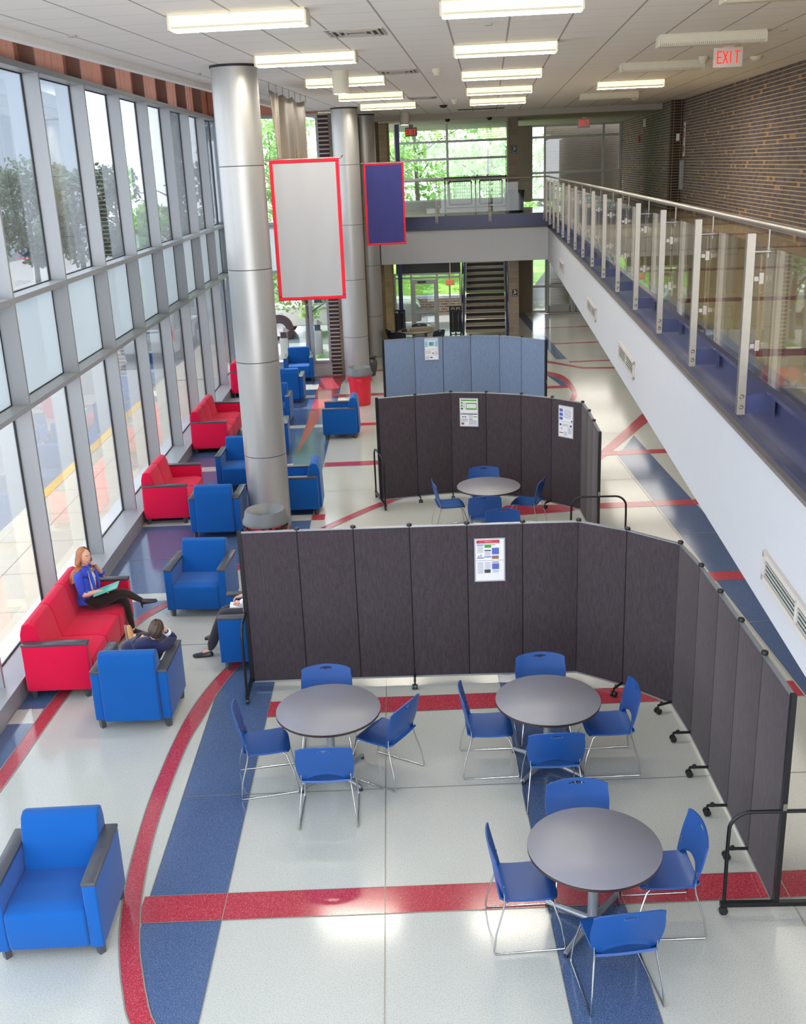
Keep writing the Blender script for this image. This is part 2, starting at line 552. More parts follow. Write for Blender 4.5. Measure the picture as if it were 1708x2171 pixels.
    def xprism(s, prof, x0, x1, r=0.0, seg=3, mi=0):
        """profile in (y, z) extruded along x, bevelled"""
        b = bmesh.new()
        n = len(prof)
        va = [b.verts.new((x0, y, z)) for y, z in prof]
        vb = [b.verts.new((x1, y, z)) for y, z in prof]
        b.faces.new(va[::-1]); b.faces.new(vb)
        for k in range(n):
            b.faces.new((va[k], va[(k + 1) % n], vb[(k + 1) % n], vb[k]))
        bmesh.ops.recalc_face_normals(b, faces=b.faces[:])
        if r:
            bmesh.ops.bevel(b, geom=b.edges[:], offset=r, segments=seg, profile=0.6, affect='EDGES', clamp_overlap=True)
        return s.bm(b, mi)
    def ell(s, c, r, seg=16, ring=10, mi=0, rot=None):
        vs, fs = [], []
        R = rot or Matrix.Identity(3)
        for i in range(ring + 1):
            th = pi * i / ring
            for k in range(seg):
                a = 2 * pi * k / seg
                vs.append(Vector(c) + R @ Vector((r[0] * sin(th) * cos(a), r[1] * sin(th) * sin(a), r[2] * cos(th))))
        for i in range(ring):
            for k in range(seg):
                fs.append((i * seg + k, (i + 1) * seg + k, (i + 1) * seg + (k + 1) % seg, i * seg + (k + 1) % seg))
        return s.add(vs, fs, mi, True)
    def mesh(s, name, mats):
        me = bpy.data.meshes.new(name)
        me.from_pydata(s.v, [], s.f)
        mats = mats if isinstance(mats, (list, tuple)) else [mats]
        for m in mats:
            me.materials.append(M[m] if isinstance(m, str) else m)
        me.polygons.foreach_set('material_index', s.mi)
        me.polygons.foreach_set('use_smooth', s.sm)
        me.update()
        b = bmesh.new(); b.from_mesh(me)
        bmesh.ops.remove_doubles(b, verts=b.verts[:], dist=1e-5)
        bmesh.ops.recalc_face_normals(b, faces=b.faces[:])
        b.to_mesh(me); b.free()
        if any(s.sm):
            me.set_sharp_from_angle(angle=radians(50))
        return me
    def build(s, name, mats, parent=None, loc=None):
        o = bpy.data.objects.new(name, s.mesh(name, mats))
        COL.objects.link(o)
        if parent is not None:
            o.parent = parent
        if loc is not None:
            o.location = loc
        return o
    def each(s, name, mats, parent=None):
        """one object per loose piece"""
        par = list(range(len(s.v)))
        def find(a):
            while par[a] != a:
                par[a] = par[par[a]]; a = par[a]
            return a
        for f in s.f:
            for i in f[1:]: par[find(i)] = find(f[0])
        groups = {}
        for f, mi, sm in zip(s.f, s.mi, s.sm):
            groups.setdefault(find(f[0]), []).append((f, mi, sm))
        for fl_ in groups.values():
            q = MB(); mp = {}
            for f, mi, sm in fl_:
                for i in f:
                    if i not in mp: mp[i] = len(q.v); q.v.append(s.v[i])
                q.f.append(tuple(mp[i] for i in f)); q.mi.append(mi); q.sm.append(sm)
            q.build(name, mats, parent)
def tag(o, label=None, cat=None, group=None, kind=None):
    if label: o['label'] = label
    if cat: o['category'] = cat
    if group: o['group'] = group
    if kind: o['kind'] = kind
    return o
def thing(name, label, cat, loc=(0, 0, 0), rz=0.0, group=None, kind=None):
    o = bpy.data.objects.new(name, None)
    o.empty_display_size = 0.1
    COL.objects.link(o)
    o.location = loc
    o.rotation_euler = (0, 0, rz)
    return tag(o, label, cat, group, kind)
def dup(root, loc, rz, label, group=None):
    r = root.copy(); COL.objects.link(r)
    r.location = loc; r.rotation_euler = (0, 0, rz)
    tag(r, label, None, group)
    for ch in list(root.children):
        c = ch.copy(); COL.objects.link(c); c.parent = r
        for g in list(ch.children):
            d = g.copy(); COL.objects.link(d); d.parent = c
    return r
def struct(name, mb, mats, parent=None, loc=None):
    o = mb.build(name, mats, parent, loc)
    if parent is None:
        o['kind'] = 'structure'
    return o
def hall_obj(name, mb, mats, origin=(0, 0, 0), **kw):
    """mesh given in hall-local coordinates (x across, y along) placed with the hall's turn"""
    o = mb.build(name, mats, kw.get('parent'))
    o.location = H(*origin)
    o.rotation_euler = (0, 0, -HA)
    if kw.get('parent') is None and kw.get('kind', 1):
        o['kind'] = 'structure'
    return o

# ================================================================ FLOOR
def strip_poly(L, R):
    return L + R[::-1]
def interp(P, y):
    for (x0, y0), (x1, y1) in zip(P, P[1:]):
        if y0 <= y <= y1:
            return x0 + (x1 - x0) * (y - y0) / (y1 - y0)
    return P[-1][0] if y > P[-1][1] else P[0][0]
ARC_L = [(-0.75, 4.2), (-1.35, 4.95), (-1.80, 5.55), (-2.158, 6.12), (-2.28, 6.42), (-2.375, 6.71), (-2.465, 7.06), (-2.532, 7.43), (-2.585, 7.84), (-2.625, 8.43), (-2.645, 9.0),
         (-2.640, 9.49), (-2.62, 10.1), (-2.57, 10.70), (-2.467, 11.30), (-2.289, 11.93), (-2.0, 12.6), (-1.5, 13.4), (-0.8, 14.2)]
ARC_R = [(-0.55, 4.3), (-1.15, 5.05), (-1.62, 5.62), (-1.968, 6.11), (-2.09, 6.38), (-2.189, 6.67), (-2.26, 6.90), (-2.326, 7.20), (-2.387, 7.55), (-2.453, 8.19), (-2.478, 8.8),
         (-2.475, 9.48), (-2.45, 10.1), (-2.375, 10.64), (-2.287, 11.30), (-2.13, 11.93), (-1.84, 12.55), (-1.35, 13.3), (-0.66, 14.08)]
ARC2_L = [(-4.46, 6.0), (-4.45, 8.2), (-4.374, 9.68), (-4.274, 11.37), (-4.08, 12.5), (-3.807, 13.53), (-3.528, 14.07), (-2.62, 15.55), (-1.46, 17.1), (-0.451, 18.42), (0.8, 19.7), (2.4, 20.6), (4.15, 21.1)]
ARC2_R = [(-4.30, 6.0), (-4.29, 8.2), (-4.215, 9.4), (-4.112, 11.41), (-3.93, 12.4), (-3.735, 13.31), (-3.44, 13.94), (-2.48, 15.45), (-1.34, 16.98), (-0.40, 18.2), (0.86, 19.45), (2.45, 20.35), (4.12, 20.72)]
def dense(P, n=5):
    P = [P[0]] + P + [P[-1]]
    out = []
    for i in range(1, len(P) - 2):
        for k in range(n):
            t = k / n
            o = []
            for q in (0, 1):
                a, b, c, d = P[i - 1][q], P[i][q], P[i + 1][q], P[i + 2][q]
                o.append(.5 * (2 * b + (c - a) * t + (2 * a - 5 * b + 4 * c - d) * t * t + (3 * b - a - 3 * c + d) * t ** 3))
            out.append(tuple(o))
    return out + [P[-1]]
ARC_L, ARC_R, ARC2_L, ARC2_R = dense(ARC_L), dense(ARC_R), dense(ARC2_L), dense(ARC2_R)
fl = MB()
fl.add([(-4.7, 1.5, 0), (9.5, 1.5, 0), (9.5, 47, 0), (-4.7, 47, 0)], [(0, 1, 2, 3)], 0)
def flat(poly, lv, mi):
    b = bmesh.new()
    vs = [b.verts.new((x, y, lv * 0.0007)) for x, y in poly]
    f = b.faces.new(vs)
    bmesh.ops.triangulate(b, faces=[f])
    for q in b.faces:
        if q.normal.z < 0: q.normal_flip()
    fl.bm(b, mi, False)
def rect(x0, x1, y0, y1, lv, mi):
    flat([(x0, y0), (x1, y0), (x1, y1), (x0, y1)], lv, mi)
def ribbon(A, B, lv, mi):
    for k in range(len(A) - 1):
        flat([A[k], B[k], B[k + 1], A[k + 1]], lv, mi)
BL, RD, GR = 1, 2, 3
# blue strips along the hall
ys = [4.9 + 0.2 * k for k in range(37)]
for y0, y1 in zip(ys, ys[1:]):
    a, b_ = max(-2.32, interp(ARC_R, y0)), max(-2.32, interp(ARC_R, y1))
    if a < -1.65 and b_ < -1.65:
        flat([(a, y0), (-1.645, y0), (-1.645, y1), (b_, y1)], 1, BL)
rect(1.07, 1.715, 1.5, 14.0, 1, BL)
flat([(4.49, 1.5), (5.22, 1.5), (5.22, 22.6), (4.53, 21.0)], 1, BL)
rect(4.98, 5.31, 32.4, 43.2, 1, BL)
# blue field by the windows
BF_R = [(interp(ARC2_L, y), y) for y in (6.0, 7.0, 8.2, 9.0, 9.68, 10.5, 11.37, 12.0, 12.5, 13.0, 13.53, 14.07, 14.8, 15.55, 16.2, 16.8)] + [(-1.63, 16.82), (-1.63, 31.2)]
ribbon([(-4.635, y) for x, y in BF_R], BF_R, 1, BL)
for y0, y1 in ((7.2, 7.54), (10.66, 11.0), (14.15, 14.44)):
    rect(-4.635, interp(ARC2_L, y0), y0, y1, 2, 0)
rect(-4.635, -1.64, 17.57, 17.90, 2, 0)
rect(-4.635, -2.28, 21.05, 21.40, 2, 0)
rect(-4.635, -1.85, 24.6, 24.9, 2, 0)
rect(-4.635, -1.65, 28.08, 28.44, 2, 0)
rect(-4.635, -2.28, 29.2, 29.96, 2, 0)
flat([(-2.28, 22.0), (-2.05, 24.9), (-1.80, 27.9), (-1.5, 31.2), (-2.28, 31.2)], 3, RD)
# red cross bands
for x0, x1, y0, y1 in ((-2.36, 7, 7.2, 7.54), (-1.645, 4.49, 10.58, 10.94), (-1.2, 7, 14.06, 14.40), (-1.64, -1.40, 17.57, 17.88), (1.9, 6, 17.58, 17.88),
                       (-1.62, 6.2, 21.05, 21.37), (-1.3, 3.2, 24.6, 24.88), (-1.8, 4.66, 28.03, 28.37), (-1.4, 0.5, 31.6, 31.9),
                       (5.3, 8, 31.8, 31.98), (5.31, 8, 35.25, 35.45), (5.31, 8, 38.85, 39.05), (5.31, 8, 42.4, 42.6)):
    rect(x0, x1, y0, y1, 4, RD)
flat([(-2.28, 31.2), (-1.5, 31.2), (-1.5, 31.25), (-2.28, 31.25)], 3, RD)
ribbon(ARC_L, ARC_R, 5, RD)
ribbon(ARC2_L, ARC2_R, 5, RD)
flat([(4.12, 20.70), (5.95, 24.05), (7.2, 26.5), (7.2, 27.3), (5.93, 24.75), (4.2, 21.3)], 5, RD)
flat([(1.4, 17.3), (3.05, 17.5), (2.9, 17.88), (1.87, 17.96)], 5, RD)
SA = [(3.7, 31.6), (4.40, 30.56), (4.735, 29.91), (4.83, 29.2), (4.84, 28.5), (4.74, 27.2), (4.50, 26.3), (4.1, 25.5)]
SB = [(3.6, 31.2), (4.30, 30.1), (4.58, 29.40), (4.66, 28.8), (4.67, 28.05), (4.60, 27.2), (4.38, 26.4), (3.98, 25.6)]
ribbon(dense(SA), dense(SB), 5, RD)
flat([(4.30, 30.1), (4.58, 29.4), (4.66, 28.8), (4.66, 28.37), (4.5, 28.37)], 4, BL)
ribbon([(4.64, 32.3), (5.55, 30.95), (6.5, 30.75), (8, 30.6)], [(4.6, 31.9), (5.5, 30.7), (6.5, 30.5), (8, 30.35)], 5, RD)
# thin divider strips
g = 0.004
for x, y0, y1 in ((-0.285, 1.5, 14), (3.09, 1.5, 14)):
    rect(x - g, x + g, y0, y1, 6, GR)
for x0, x1, y in ((-2.3, 4.49, 9.04), (-2.3, 4.49, 5.6), (-1.64, 6, 19.3), (-1.64, 6, 22.9), (-4.6, -1.7, 12.6), (-4.6, -1.7, 15.9), (4.49, 5.22, 12.6), (4.49, 5.22, 16.1)):
    rect(x0, x1, y - g, y + g, 6, GR)
rect(-4.650, -4.635, 6, 31.2, 6, GR)
for x, y0, y1 in ((-2.32, 7.56, 11.2), (-1.645, 4.9, 12.6), (1.07, 1.5, 14), (1.715, 1.5, 14), (4.49, 1.5, 21), (5.22, 1.5, 22.5), (-1.63, 17.2, 31)):
    rect(x - 0.003, x + 0.003, y0, y1, 6, GR)
for y in (7.2, 7.54, 10.58, 10.94, 21.05, 21.37):
    rect(-1.64 if y > 8 else -2.34, 4.49, y - 0.003, y + 0.003, 7, GR)
for A in (ARC_L, ARC_R, ARC2_L, ARC2_R):
    ribbon([(x - 0.006, y) for x, y in A], [(x + 0.006, y) for x, y in A], 8, GR)
floor = struct('floor', fl, ['cream', 'blue_t', 'red_t', 'grout'])
struct('floor_slab', MB().mm((-5.2, 1.5, -0.3), (9.5, 47, -0.001)), 'ledge')

# ================================================================ WINDOW WALL (left)
XF, XG = -4.805, -5.04          # room edge of the fins, glass line
MY = [13.43 + 2.272 * (k - 1) for k in range(-3, 9)]     # fins: 4.3 ... 29.2
MY = [y for y in MY if y > 4] + [31.55]
Z_S, Z2A, Z2B, Z1A, Z1B, ZHA, ZHB = 0.22, 3.075, 3.14, 4.44, 4.515, 7.33, 7.41
FW = 0.05
def bay(idx, y0, y1):
    root = thing('window_%d' % idx, None, None, kind='structure')
    m = MB()
    m.mm((XG - .02, y1 - FW / 2, Z_S), (XF, y1 + FW / 2, ZHA)); m.build('mullion', 'alu', root)
    a, b = y0 + FW / 2, y1 - FW / 2
    for nm, z0, z1 in (('transom', Z2A, Z2B), ('transom', Z1A, Z1B), ('header', ZHA, ZHB)):
        MB().mm((XG - .02, a - (FW if nm == 'header' else 0), z0), (XF, b, z1)).build(nm, 'alu', root)
    for z0, z1, mt in ((Z_S, Z2A, 'glass'), (Z2B, Z1A, 'frost'), (Z1B, ZHA, 'glass')):
        MB().mm((XG - .004, a, z0), (XG + .004, b, z1)).build('pane', mt, root)
    gk = MB()
    for z0, z1 in ((Z_S, Z2A), (Z2B, Z1A), (Z1B, ZHA)):
        gk.mm((XG - .012, b - .022, z0), (XG + .012, b, z1)); gk.mm((XG - .012, a, z0), (XG + .012, a + .014, z1))
        gk.mm((XG - .012, a, z0), (XG + .012, b, z0 + .014)); gk.mm((XG - .012, a, z1 - .014), (XG + .012, b, z1))
    gk.build('gasket', 'alu_dark', root)
    MB().mm((XG - .02, y1 - FW / 2, ZHB), (XF - .02, y1 + FW / 2, 8.3)).build('copper_fin', 'copper_dark', root)
    cp_ = MB(); n = 40                                   # corrugated copper sheet above the head
    for k in range(n):
        t0, t1 = k / n, (k + 1) / n
        yy0, yy1 = a + (b - a) * t0, a + (b - a) * t1
        d0, d1 = .035 * sin(t0 * 2 * pi * 7), .035 * sin(t1 * 2 * pi * 7)
        cp_.add([(XG + d0, yy0, ZHB), (XG + d1, yy1, ZHB), (XG + d1, yy1, 8.3), (XG + d0, yy0, 8.3)], [(0, 1, 2, 3)], 0, True)
    cp_.build('copper_panel', 'copper', root)
for i, (y0, y1) in enumerate(zip(MY, MY[1:])):
    bay(i + 1, y0, y1)
struct('trim_1', MB().mm((XG - .25, MY[0], 0.0), (-4.652, 31.2, Z_S)), 'alu')          # window bench / sill
struct('wall_left', MB().mm((XG - .15, MY[0], 8.3), (XG - .05, 31.6, 8.6)).mm((XG - .15, MY[0], ZHB), (XG - .06, 31.6, 8.3)), 'copper_dark')

# end wall of the lounge (faces the camera, beyond the banners)
EY = 31.35
r2 = thing('window_20', None, None, kind='structure')
for x in (-2.51,):
    MB().mm((x - .05, EY, 0.46), (x + .05, EY + .2, Z2A)).build('mullion', 'alu', r2)
MB().mm((-3.78, EY, Z1B), (-3.70, EY + .2, ZHA)).build('mullion', 'alu', r2)
for nm, z0, z1 in (('transom', Z2A, Z2B), ('transom', Z1A, Z1B), ('header', ZHA, ZHB), ('sill', .40, .47)):
    MB().mm((-5.0, EY - (.14 if nm == 'sill' else .03), z0), (-1.97, EY + .2, z1)).build(nm, 'alu', r2)
MB().mm((-2.03, EY - .02, .47), (-1.95, EY + .2, ZHA)).build('jamb', 'alu', r2)
for z0, z1, mt in ((.47, Z2A, 'glass'), (Z2B, Z1A, 'frost'), (Z1B, ZHA, 'glass')):
    MB().mm((-5.0, EY + .10, z0), (-1.97, EY + .108, z1)).build('pane', mt, r2)
struct('wall_back', MB().mm((-5.0, EY - .1, 0), (-1.95, EY + .2, .40)), 'white')
struct('trim_2', MB().mm((-5.0, EY, ZHB), (-1.95, EY + .2, 8.3)), 'copper')
# pier: stacked brick beside concrete block
pr = thing('wall_pier', None, None, kind='structure')
MB().mm((-1.95, EY - .12, 0), (-1.665, EY + .35, 7.4)).build('brick_face', 'brick_pier', pr)
MB().mm((-1.66, EY - .12, 0), (-1.42, EY + .35, 7.4)).build('block_face', 'block', pr)
struct('wall_return', MB().add([(-1.62, EY + .3, 0), (-1.45, EY + .3, 0), (-.30, 36.4, 0), (-.48, 36.4, 0), (-1.62, EY + .3, 7.4), (-1.45, EY + .3, 7.4), (-.30, 36.4, 7.4), (-.48, 36.4, 7.4)],
       [(0, 1, 2, 3), (4, 5, 6, 7), (0, 1, 5, 4), (1, 2, 6, 5), (2, 3, 7, 6), (3, 0, 4, 7)]), 'block_dark')

# ================================================================ CEILING
CZ = 7.47
hall_obj('ceiling', MB().mm((-5.14, 6, 0), (7.0, 35.6, 0.12)), 'ceiling', (0, 0, CZ))
hall_obj('ceiling_soffit', MB().mm((-5.14, 35.6, 7.30), (7.0, 47, 7.6)), 'gypsum')
hall_obj('trim_3', MB().mm((-5.26, 6, 7.385), (-5.14, 35.6, 7.60)), 'bright_trim')
struct('ceiling_upper', MB().mm((-5.3, 2, 8.3), (1, 33, 8.45)), 'white')

# ================================================================ COLUMNS
SEAM = (6.005, 4.425, 2.935, 1.33)
def column(x, y, label):
    c = thing('column', label, 'column', (x, y, 0), kind='structure', group='silver clad columns')
    m = MB()
    zs = (0.0,) + SEAM[::-1] + (CZ + 0.02,)
    for z0, z1 in zip(zs, zs[1:]):
        m.cyl((0, 0, z0 + .006), (0, 0, z1 - .006), .357, seg=64)
    m.build('cladding', 'column', c)
    s = MB()
    for z in SEAM:
        s.cyl((0, 0, z - .012), (0, 0, z + .012), .350, seg=48)
    s.cyl((0, 0, CZ - .035), (0, 0, CZ), .37, seg=48)
    s.each('seam', 'alu_dark', c)
column(-2.32, 17.35, 'near silver column behind the grey-lidded bin')
column(-1.155, 30.15, 'second silver column behind the red bin')
column(-0.755, 34.4, 'third silver column beside the far bridge')

# ================================================================ MEZZANINE
UF, VF = 1.903, 35.316
hall_obj('mezzanine_slab', MB().mm((UF, 1.0, 2.83), (7.2, 46.5, 3.885)).mm((UF + .12, 1.0, 3.885), (7.2, 46.5, 4.30)), 'white')
hall_obj('bridge_slab', MB().mm((-3.58, VF, 2.83), (UF - .001, VF + 2.0, 3.885)).mm((-3.58, VF + .12, 3.885), (UF + .1, 40.0, 4.30)), 'white')
def mezz_floor():
    m = MB()
    def q(u0, u1, v0, v1, lv, mi):
        m.mm((u0, v0, 4.30), (u1, v1, 4.32 + lv * .001), mi)
    q(UF + .16, 7.2, 1, 46.5, 0, 0); q(-3.5, UF + .16, VF + .16, 40.0, 0, 0)
    q(UF + .50, 3.1, 1, 46, 1, 0)
    for k in range(13):
        v = 5.2 + 3.46 * k
        q(UF + .2, 7.2, v, v + .34, 2, 1)
    return m
hall_obj('mezzanine_floor', mezz_floor(), ['tan_t', 'darkred_t'])
# navy channel beam along both edges with the grey ledge below it
hall_obj('trim_4', MB().mm((UF - .03, 1, 3.865), (UF + .13, VF + .03, 3.895)).mm((-3.58, VF - .03, 3.865), (UF, VF + .13, 3.895)), 'ledge')
hall_obj('steel_beam', MB().mm((UF + .09, 1, 3.895), (UF + .13, VF, 4.31)).mm((UF + .02, 1, 3.895), (UF + .12, VF, 3.935)).mm((UF + .02, 1, 4.29), (UF + .14, VF, 4.32)), 'navy_steel')
hall_obj('bridge_beam', MB().mm((-3.58, VF + .05, 3.895), (UF + .1, VF + .13, 4.32)), 'navy_steel')
hall_obj('trim_5', MB().mm((UF + .14, 1, 4.30), (UF + .22, VF, 4.335)), 'ledge')

# ================================================================ BRICK WALL (right) and far walls
hall_obj('wall_right', MB().mm((5.78, 1, 0), (6.3, 33.7, 7.47)), 'brick')
hall_obj('wall_right_far', MB().mm((5.46, 33.9, 0), (6.3, 47, 7.47)), 'brick')
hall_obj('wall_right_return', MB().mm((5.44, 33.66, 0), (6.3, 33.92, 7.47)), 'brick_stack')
hall_obj('wall_block_pier', MB().mm((0.655, 36.75, 0), (0.99, 37.25, 7.35)), 'block')
hall_obj('wall_block_pier_left', MB().mm((-3.72, 36.75, 0), (-3.36, 37.3, 7.35)), 'block_dark')
hall_obj('wall_stair_side', MB().mm((0.70, 37.25, 0), (0.98, 43.6, 4.3)).mm((0.74, 37.25, 4.3), (0.98, 40.1, 7.35)), 'block')
hall_obj('wall_stair_back', MB().mm((-1.05, 45.6, 0), (1.0, 45.8, 4.3)), 'taupe')
hall_obj('wall_far_lower', MB().mm((0.98, 43.5, 0), (1.71, 43.9, 2.9)), 'taupe')
hall_obj('wall_far_upper', MB().mm((0.98, 45.9, 4.3), (1.76, 46.2, 7.35)), 'taupe')
# upper storefront
def storefront(name, u0, u1, v, z0, z1, us, zs, fw=.07, mat='frame_grey'):
    r = thing(name, None, None, kind='structure')
    m = MB()
    for u in [u0] + list(us) + [u1]:
        m.hbox((u - fw / 2, u + fw / 2), (v - .05, v + .05), (z0, z1))
    for z in [z0 + fw / 2] + list(zs) + [z1 - fw / 2]:
        m.hbox((u0, u1), (v - .045, v + .045), (z - fw / 2, z + fw / 2))
    m.build('frame', mat, r)
    MB().hbox((u0, u1), (v - .004, v + .004), (z0, z1)).build('pane', 'glass', r)
    return r
storefront('window_21', 1.78, 5.40, 46.0, 4.32, 7.32, (2.33, 4.72), (6.83, 5.43), .09)
hall_obj('wall_beyond_upper', MB().mm((2.40, 47.6, 4.3), (6.5, 47.9, 7.4)), 'brown_room')
# big landing window
storefront('window_22', -3.36, 0.70, 40.0, 4.62, 7.40, (-1.48,), (6.70, 6.10, 5.43), .08, 'white')
hall_obj('wall_landing', MB().mm((-3.36, 39.93, 4.3), (0.70, 40.07, 4.64)), 'frame_grey')
storefront('window_23', -3.66, -3.36, 37.32, 4.3, 7.33, (), (6.70,), .05, 'white')
hall_obj('trim_6', MB().mm((-3.25, 38.6, 4.32), (-3.10, 38.76, 7.33)), 'navy_steel')
# lower exit storefront
VX = 37.6
storefront('window_24', -3.36, -1.05, VX, 0.0, 2.30, (-2.78, -1.86, -1.42), (2.14,), .06)
hall_obj('trim_7', MB().mm((-3.30, VX + .0, 2.30), (-1.03, VX + .1, 2.83)), 'dark_header')
hall_obj('trim_8', MB().mm((-3.20, VX - .5, 0), (-3.06, VX - .36, 2.83)), 'navy_steel')
dr = thing('door_1', None, None, kind='structure')
m = MB()
for u in (-2.70, -1.92):
    m.hbox((u - .06, u + .06), (VX - .07, VX - .01), (0.01, 2.08))
for z0, z1 in ((.01, .30), (.86, 1.02), (1.93, 2.08)):
    m.hbox((-2.64, -1.98), (VX - .07, VX - .01), (z0, z1))
m.build('door_frame', 'frame_grey', dr)
MB().hbox((-2.64, -1.98), (VX - .045, VX - .037), (.3, 1.95)).build('pane', 'glass', dr)
m = MB(); m.hbox((-2.68, -2.0), (VX - .13, VX - .10), (.90, .98)); m.hbox((-2.0, -1.92), (VX - .14, VX - .07), (.84, 1.02)); m.build('push_bar', 'frame_grey', dr)
MB().hbox((-2.55, -2.25), (VX - .11, VX - .07), (1.98, 2.03)).build('closer', 'black_metal', dr)
# lower corridor doors
r = storefront('window_25', 1.71, 5.3, 43.6, 0, 2.83, (2.28, 3.36, 4.45), (2.20, 1.05), .09)
dd = thing('door_2', None, None, kind='structure')
m = MB()
for u in (2.36, 3.28, 3.46, 4.36):
    m.hbox((u - .06, u + .06), (43.48, 43.55), (.01, 2.15))
for u0, u1 in ((2.36, 3.28), (3.46, 4.36)):
    for z0, z1 in ((.01, .28), (1.0, 1.1), (2.03, 2.15)):
        m.hbox((u0, u1), (43.48, 43.55), (z0, z1))
m.build('door_frame', 'frame_grey', dd)
MB().hbox((2.45, 3.2), (43.40, 43.44), (1.06, 1.14)).hbox((3.55, 4.3), (43.40, 43.44), (1.06, 1.14)).build('push_bar', 'frame_grey', dd)
hall_obj('wall_beyond_lower', MB().mm((2.6, 46.2, 0), (6.5, 46.5, 2.9)), 'brown_room')

# unseen glowing panels added to brighten the space under walkway and far bridge
def fill_lamp(u, v, z, lab, w_=1.5, l_=3.2, mat='fill_panel'):
    t = thing('fill_light', lab, 'light', H(u, v, z), -HA, 'added fill lights under the walkway')
    MB().mm((-w_ / 2 - .03, -l_ / 2 - .03, -.004), (w_ / 2 + .03, l_ / 2 + .03, .02)).build('frame', 'fixture', t)
    MB().mm((-w_ / 2, -l_ / 2, -.010), (w_ / 2, l_ / 2, -.004)).build('lens', mat, t)
WN = ('first', 'second', 'third', 'fourth', 'fifth', 'sixth', 'seventh', 'eighth', 'ninth')
for k in range(8):
    fill_lamp(3.9, 9.0 + 4.5 * k, 2.83, 'added fill light under the walkway, %s from the camera' % WN[k])
for k, (u, v) in enumerate(((-2.2, 36.3), (-.4, 36.3))):
    fill_lamp(u, v, 2.83, 'added fill light under the far bridge on the %s' % ('left', 'right')[k], w_=1.0, l_=1.2)

# ================================================================ STAIR
st = thing('staircase', 'open-riser staircase rising behind the far screen', 'staircase', H(-.19, 37.9, 0), -HA)
tr = None
for k in range(22):
    z, v = .194 * (k + 1), .345 * k
    if z > 4.2: break
    MB().mm((-.70, v, z - .075), (.72, v + .30, z)).build('tread', 'tan_top', st)
m = MB()
for x in (-.78, .80):
    y1, z1 = .345 * 21.5, .194 * 21.5
    m.add([(x - .04, -.25, .0), (x + .04, -.25, .0), (x + .04, -.25, .28), (x - .04, -.25, .28), (x - .04, y1, z1 - .05), (x + .04, y1, z1 - .05), (x + .04, y1, z1 + .25), (x - .04, y1, z1 + .25)],
          [(0, 1, 2, 3), (4, 5, 6, 7), (0, 1, 5, 4), (1, 2, 6, 5), (2, 3, 7, 6), (3, 0, 4, 7)])
m.build('stringer', 'navy_steel', st)
# black strips standing in for the shade in the open gaps between treads
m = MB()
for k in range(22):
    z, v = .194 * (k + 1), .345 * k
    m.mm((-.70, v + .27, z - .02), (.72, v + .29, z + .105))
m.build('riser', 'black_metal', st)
m = MB()
for x in (-.84, .86):
    m.tube([(x, -.25, .95), (x, .0, 1.0), (x, 3.3, 2.85), (x, 6.5, 4.6)], .022)
    for t in (0.0, 1.6, 3.2):
        m.tube([(x, t, t * .56 + .1), (x, t, t * .56 + 1.0)], .018)
m.tube([(-.84, -.25, .95), (-1.0, -.25, .95), (-1.05, -.25, .9)], .018); m.tube([(.86, -.25, .95), (1.05, -.28, .95)], .018)
m.build('handrail', 'black_metal', st)

def gate_rail(name, label, u0, u1, v, z0, z1, parent=None):
    r = thing(name, label, 'railing', H((u0 + u1) / 2, v, z0), -HA)
    w_, h = (u1 - u0), z1 - z0
    f = MB()
    for x in (-w_ / 2, 0, w_ / 2):
        f.box((x, 0, h / 2), (.05, .05, h))
    f.box((0, 0, h - .02), (w_, .05, .05)); f.box((0, 0, h * .13), (w_, .04, .035))
    f.build('frame', 'black_metal', r)
    for x in (-w_ / 4, w_ / 4):
        f = MB()
        a = w_ / 4 - .14
        for s_ in (-1, 1):
            f.box((x + s_ * a, 0, h * .55), (.05, .035, h * .66))
        for z in (.22, .88):
            f.box((x, 0, h * z), (2 * a, .035, .05))
        for k in range(9):
            f.box((x - a + 2 * a * (k + 1) / 10, 0, h * .55), (.008, .008, h * .64))
        for k in range(6):
            f.box((x, 0, h * (.26 + .1 * k)), (2 * a, .008, .008))
        f.build('mesh_panel', 'black_metal', r)
gate_rail('stair_guard', 'black mesh guard railing around the stair opening upstairs', -1.49, .59, 37.3, 4.34, 5.49)
gate_rail('stair_gate', 'black bar railing beside the foot of the stairs', -1.42, -1.04, 37.35, 0.0, 1.15)
gate_rail('ramp_rail', 'black sloping railing against the left glass of the exit lobby', -3.42, -3.02, 37.1, 0.0, 1.1)

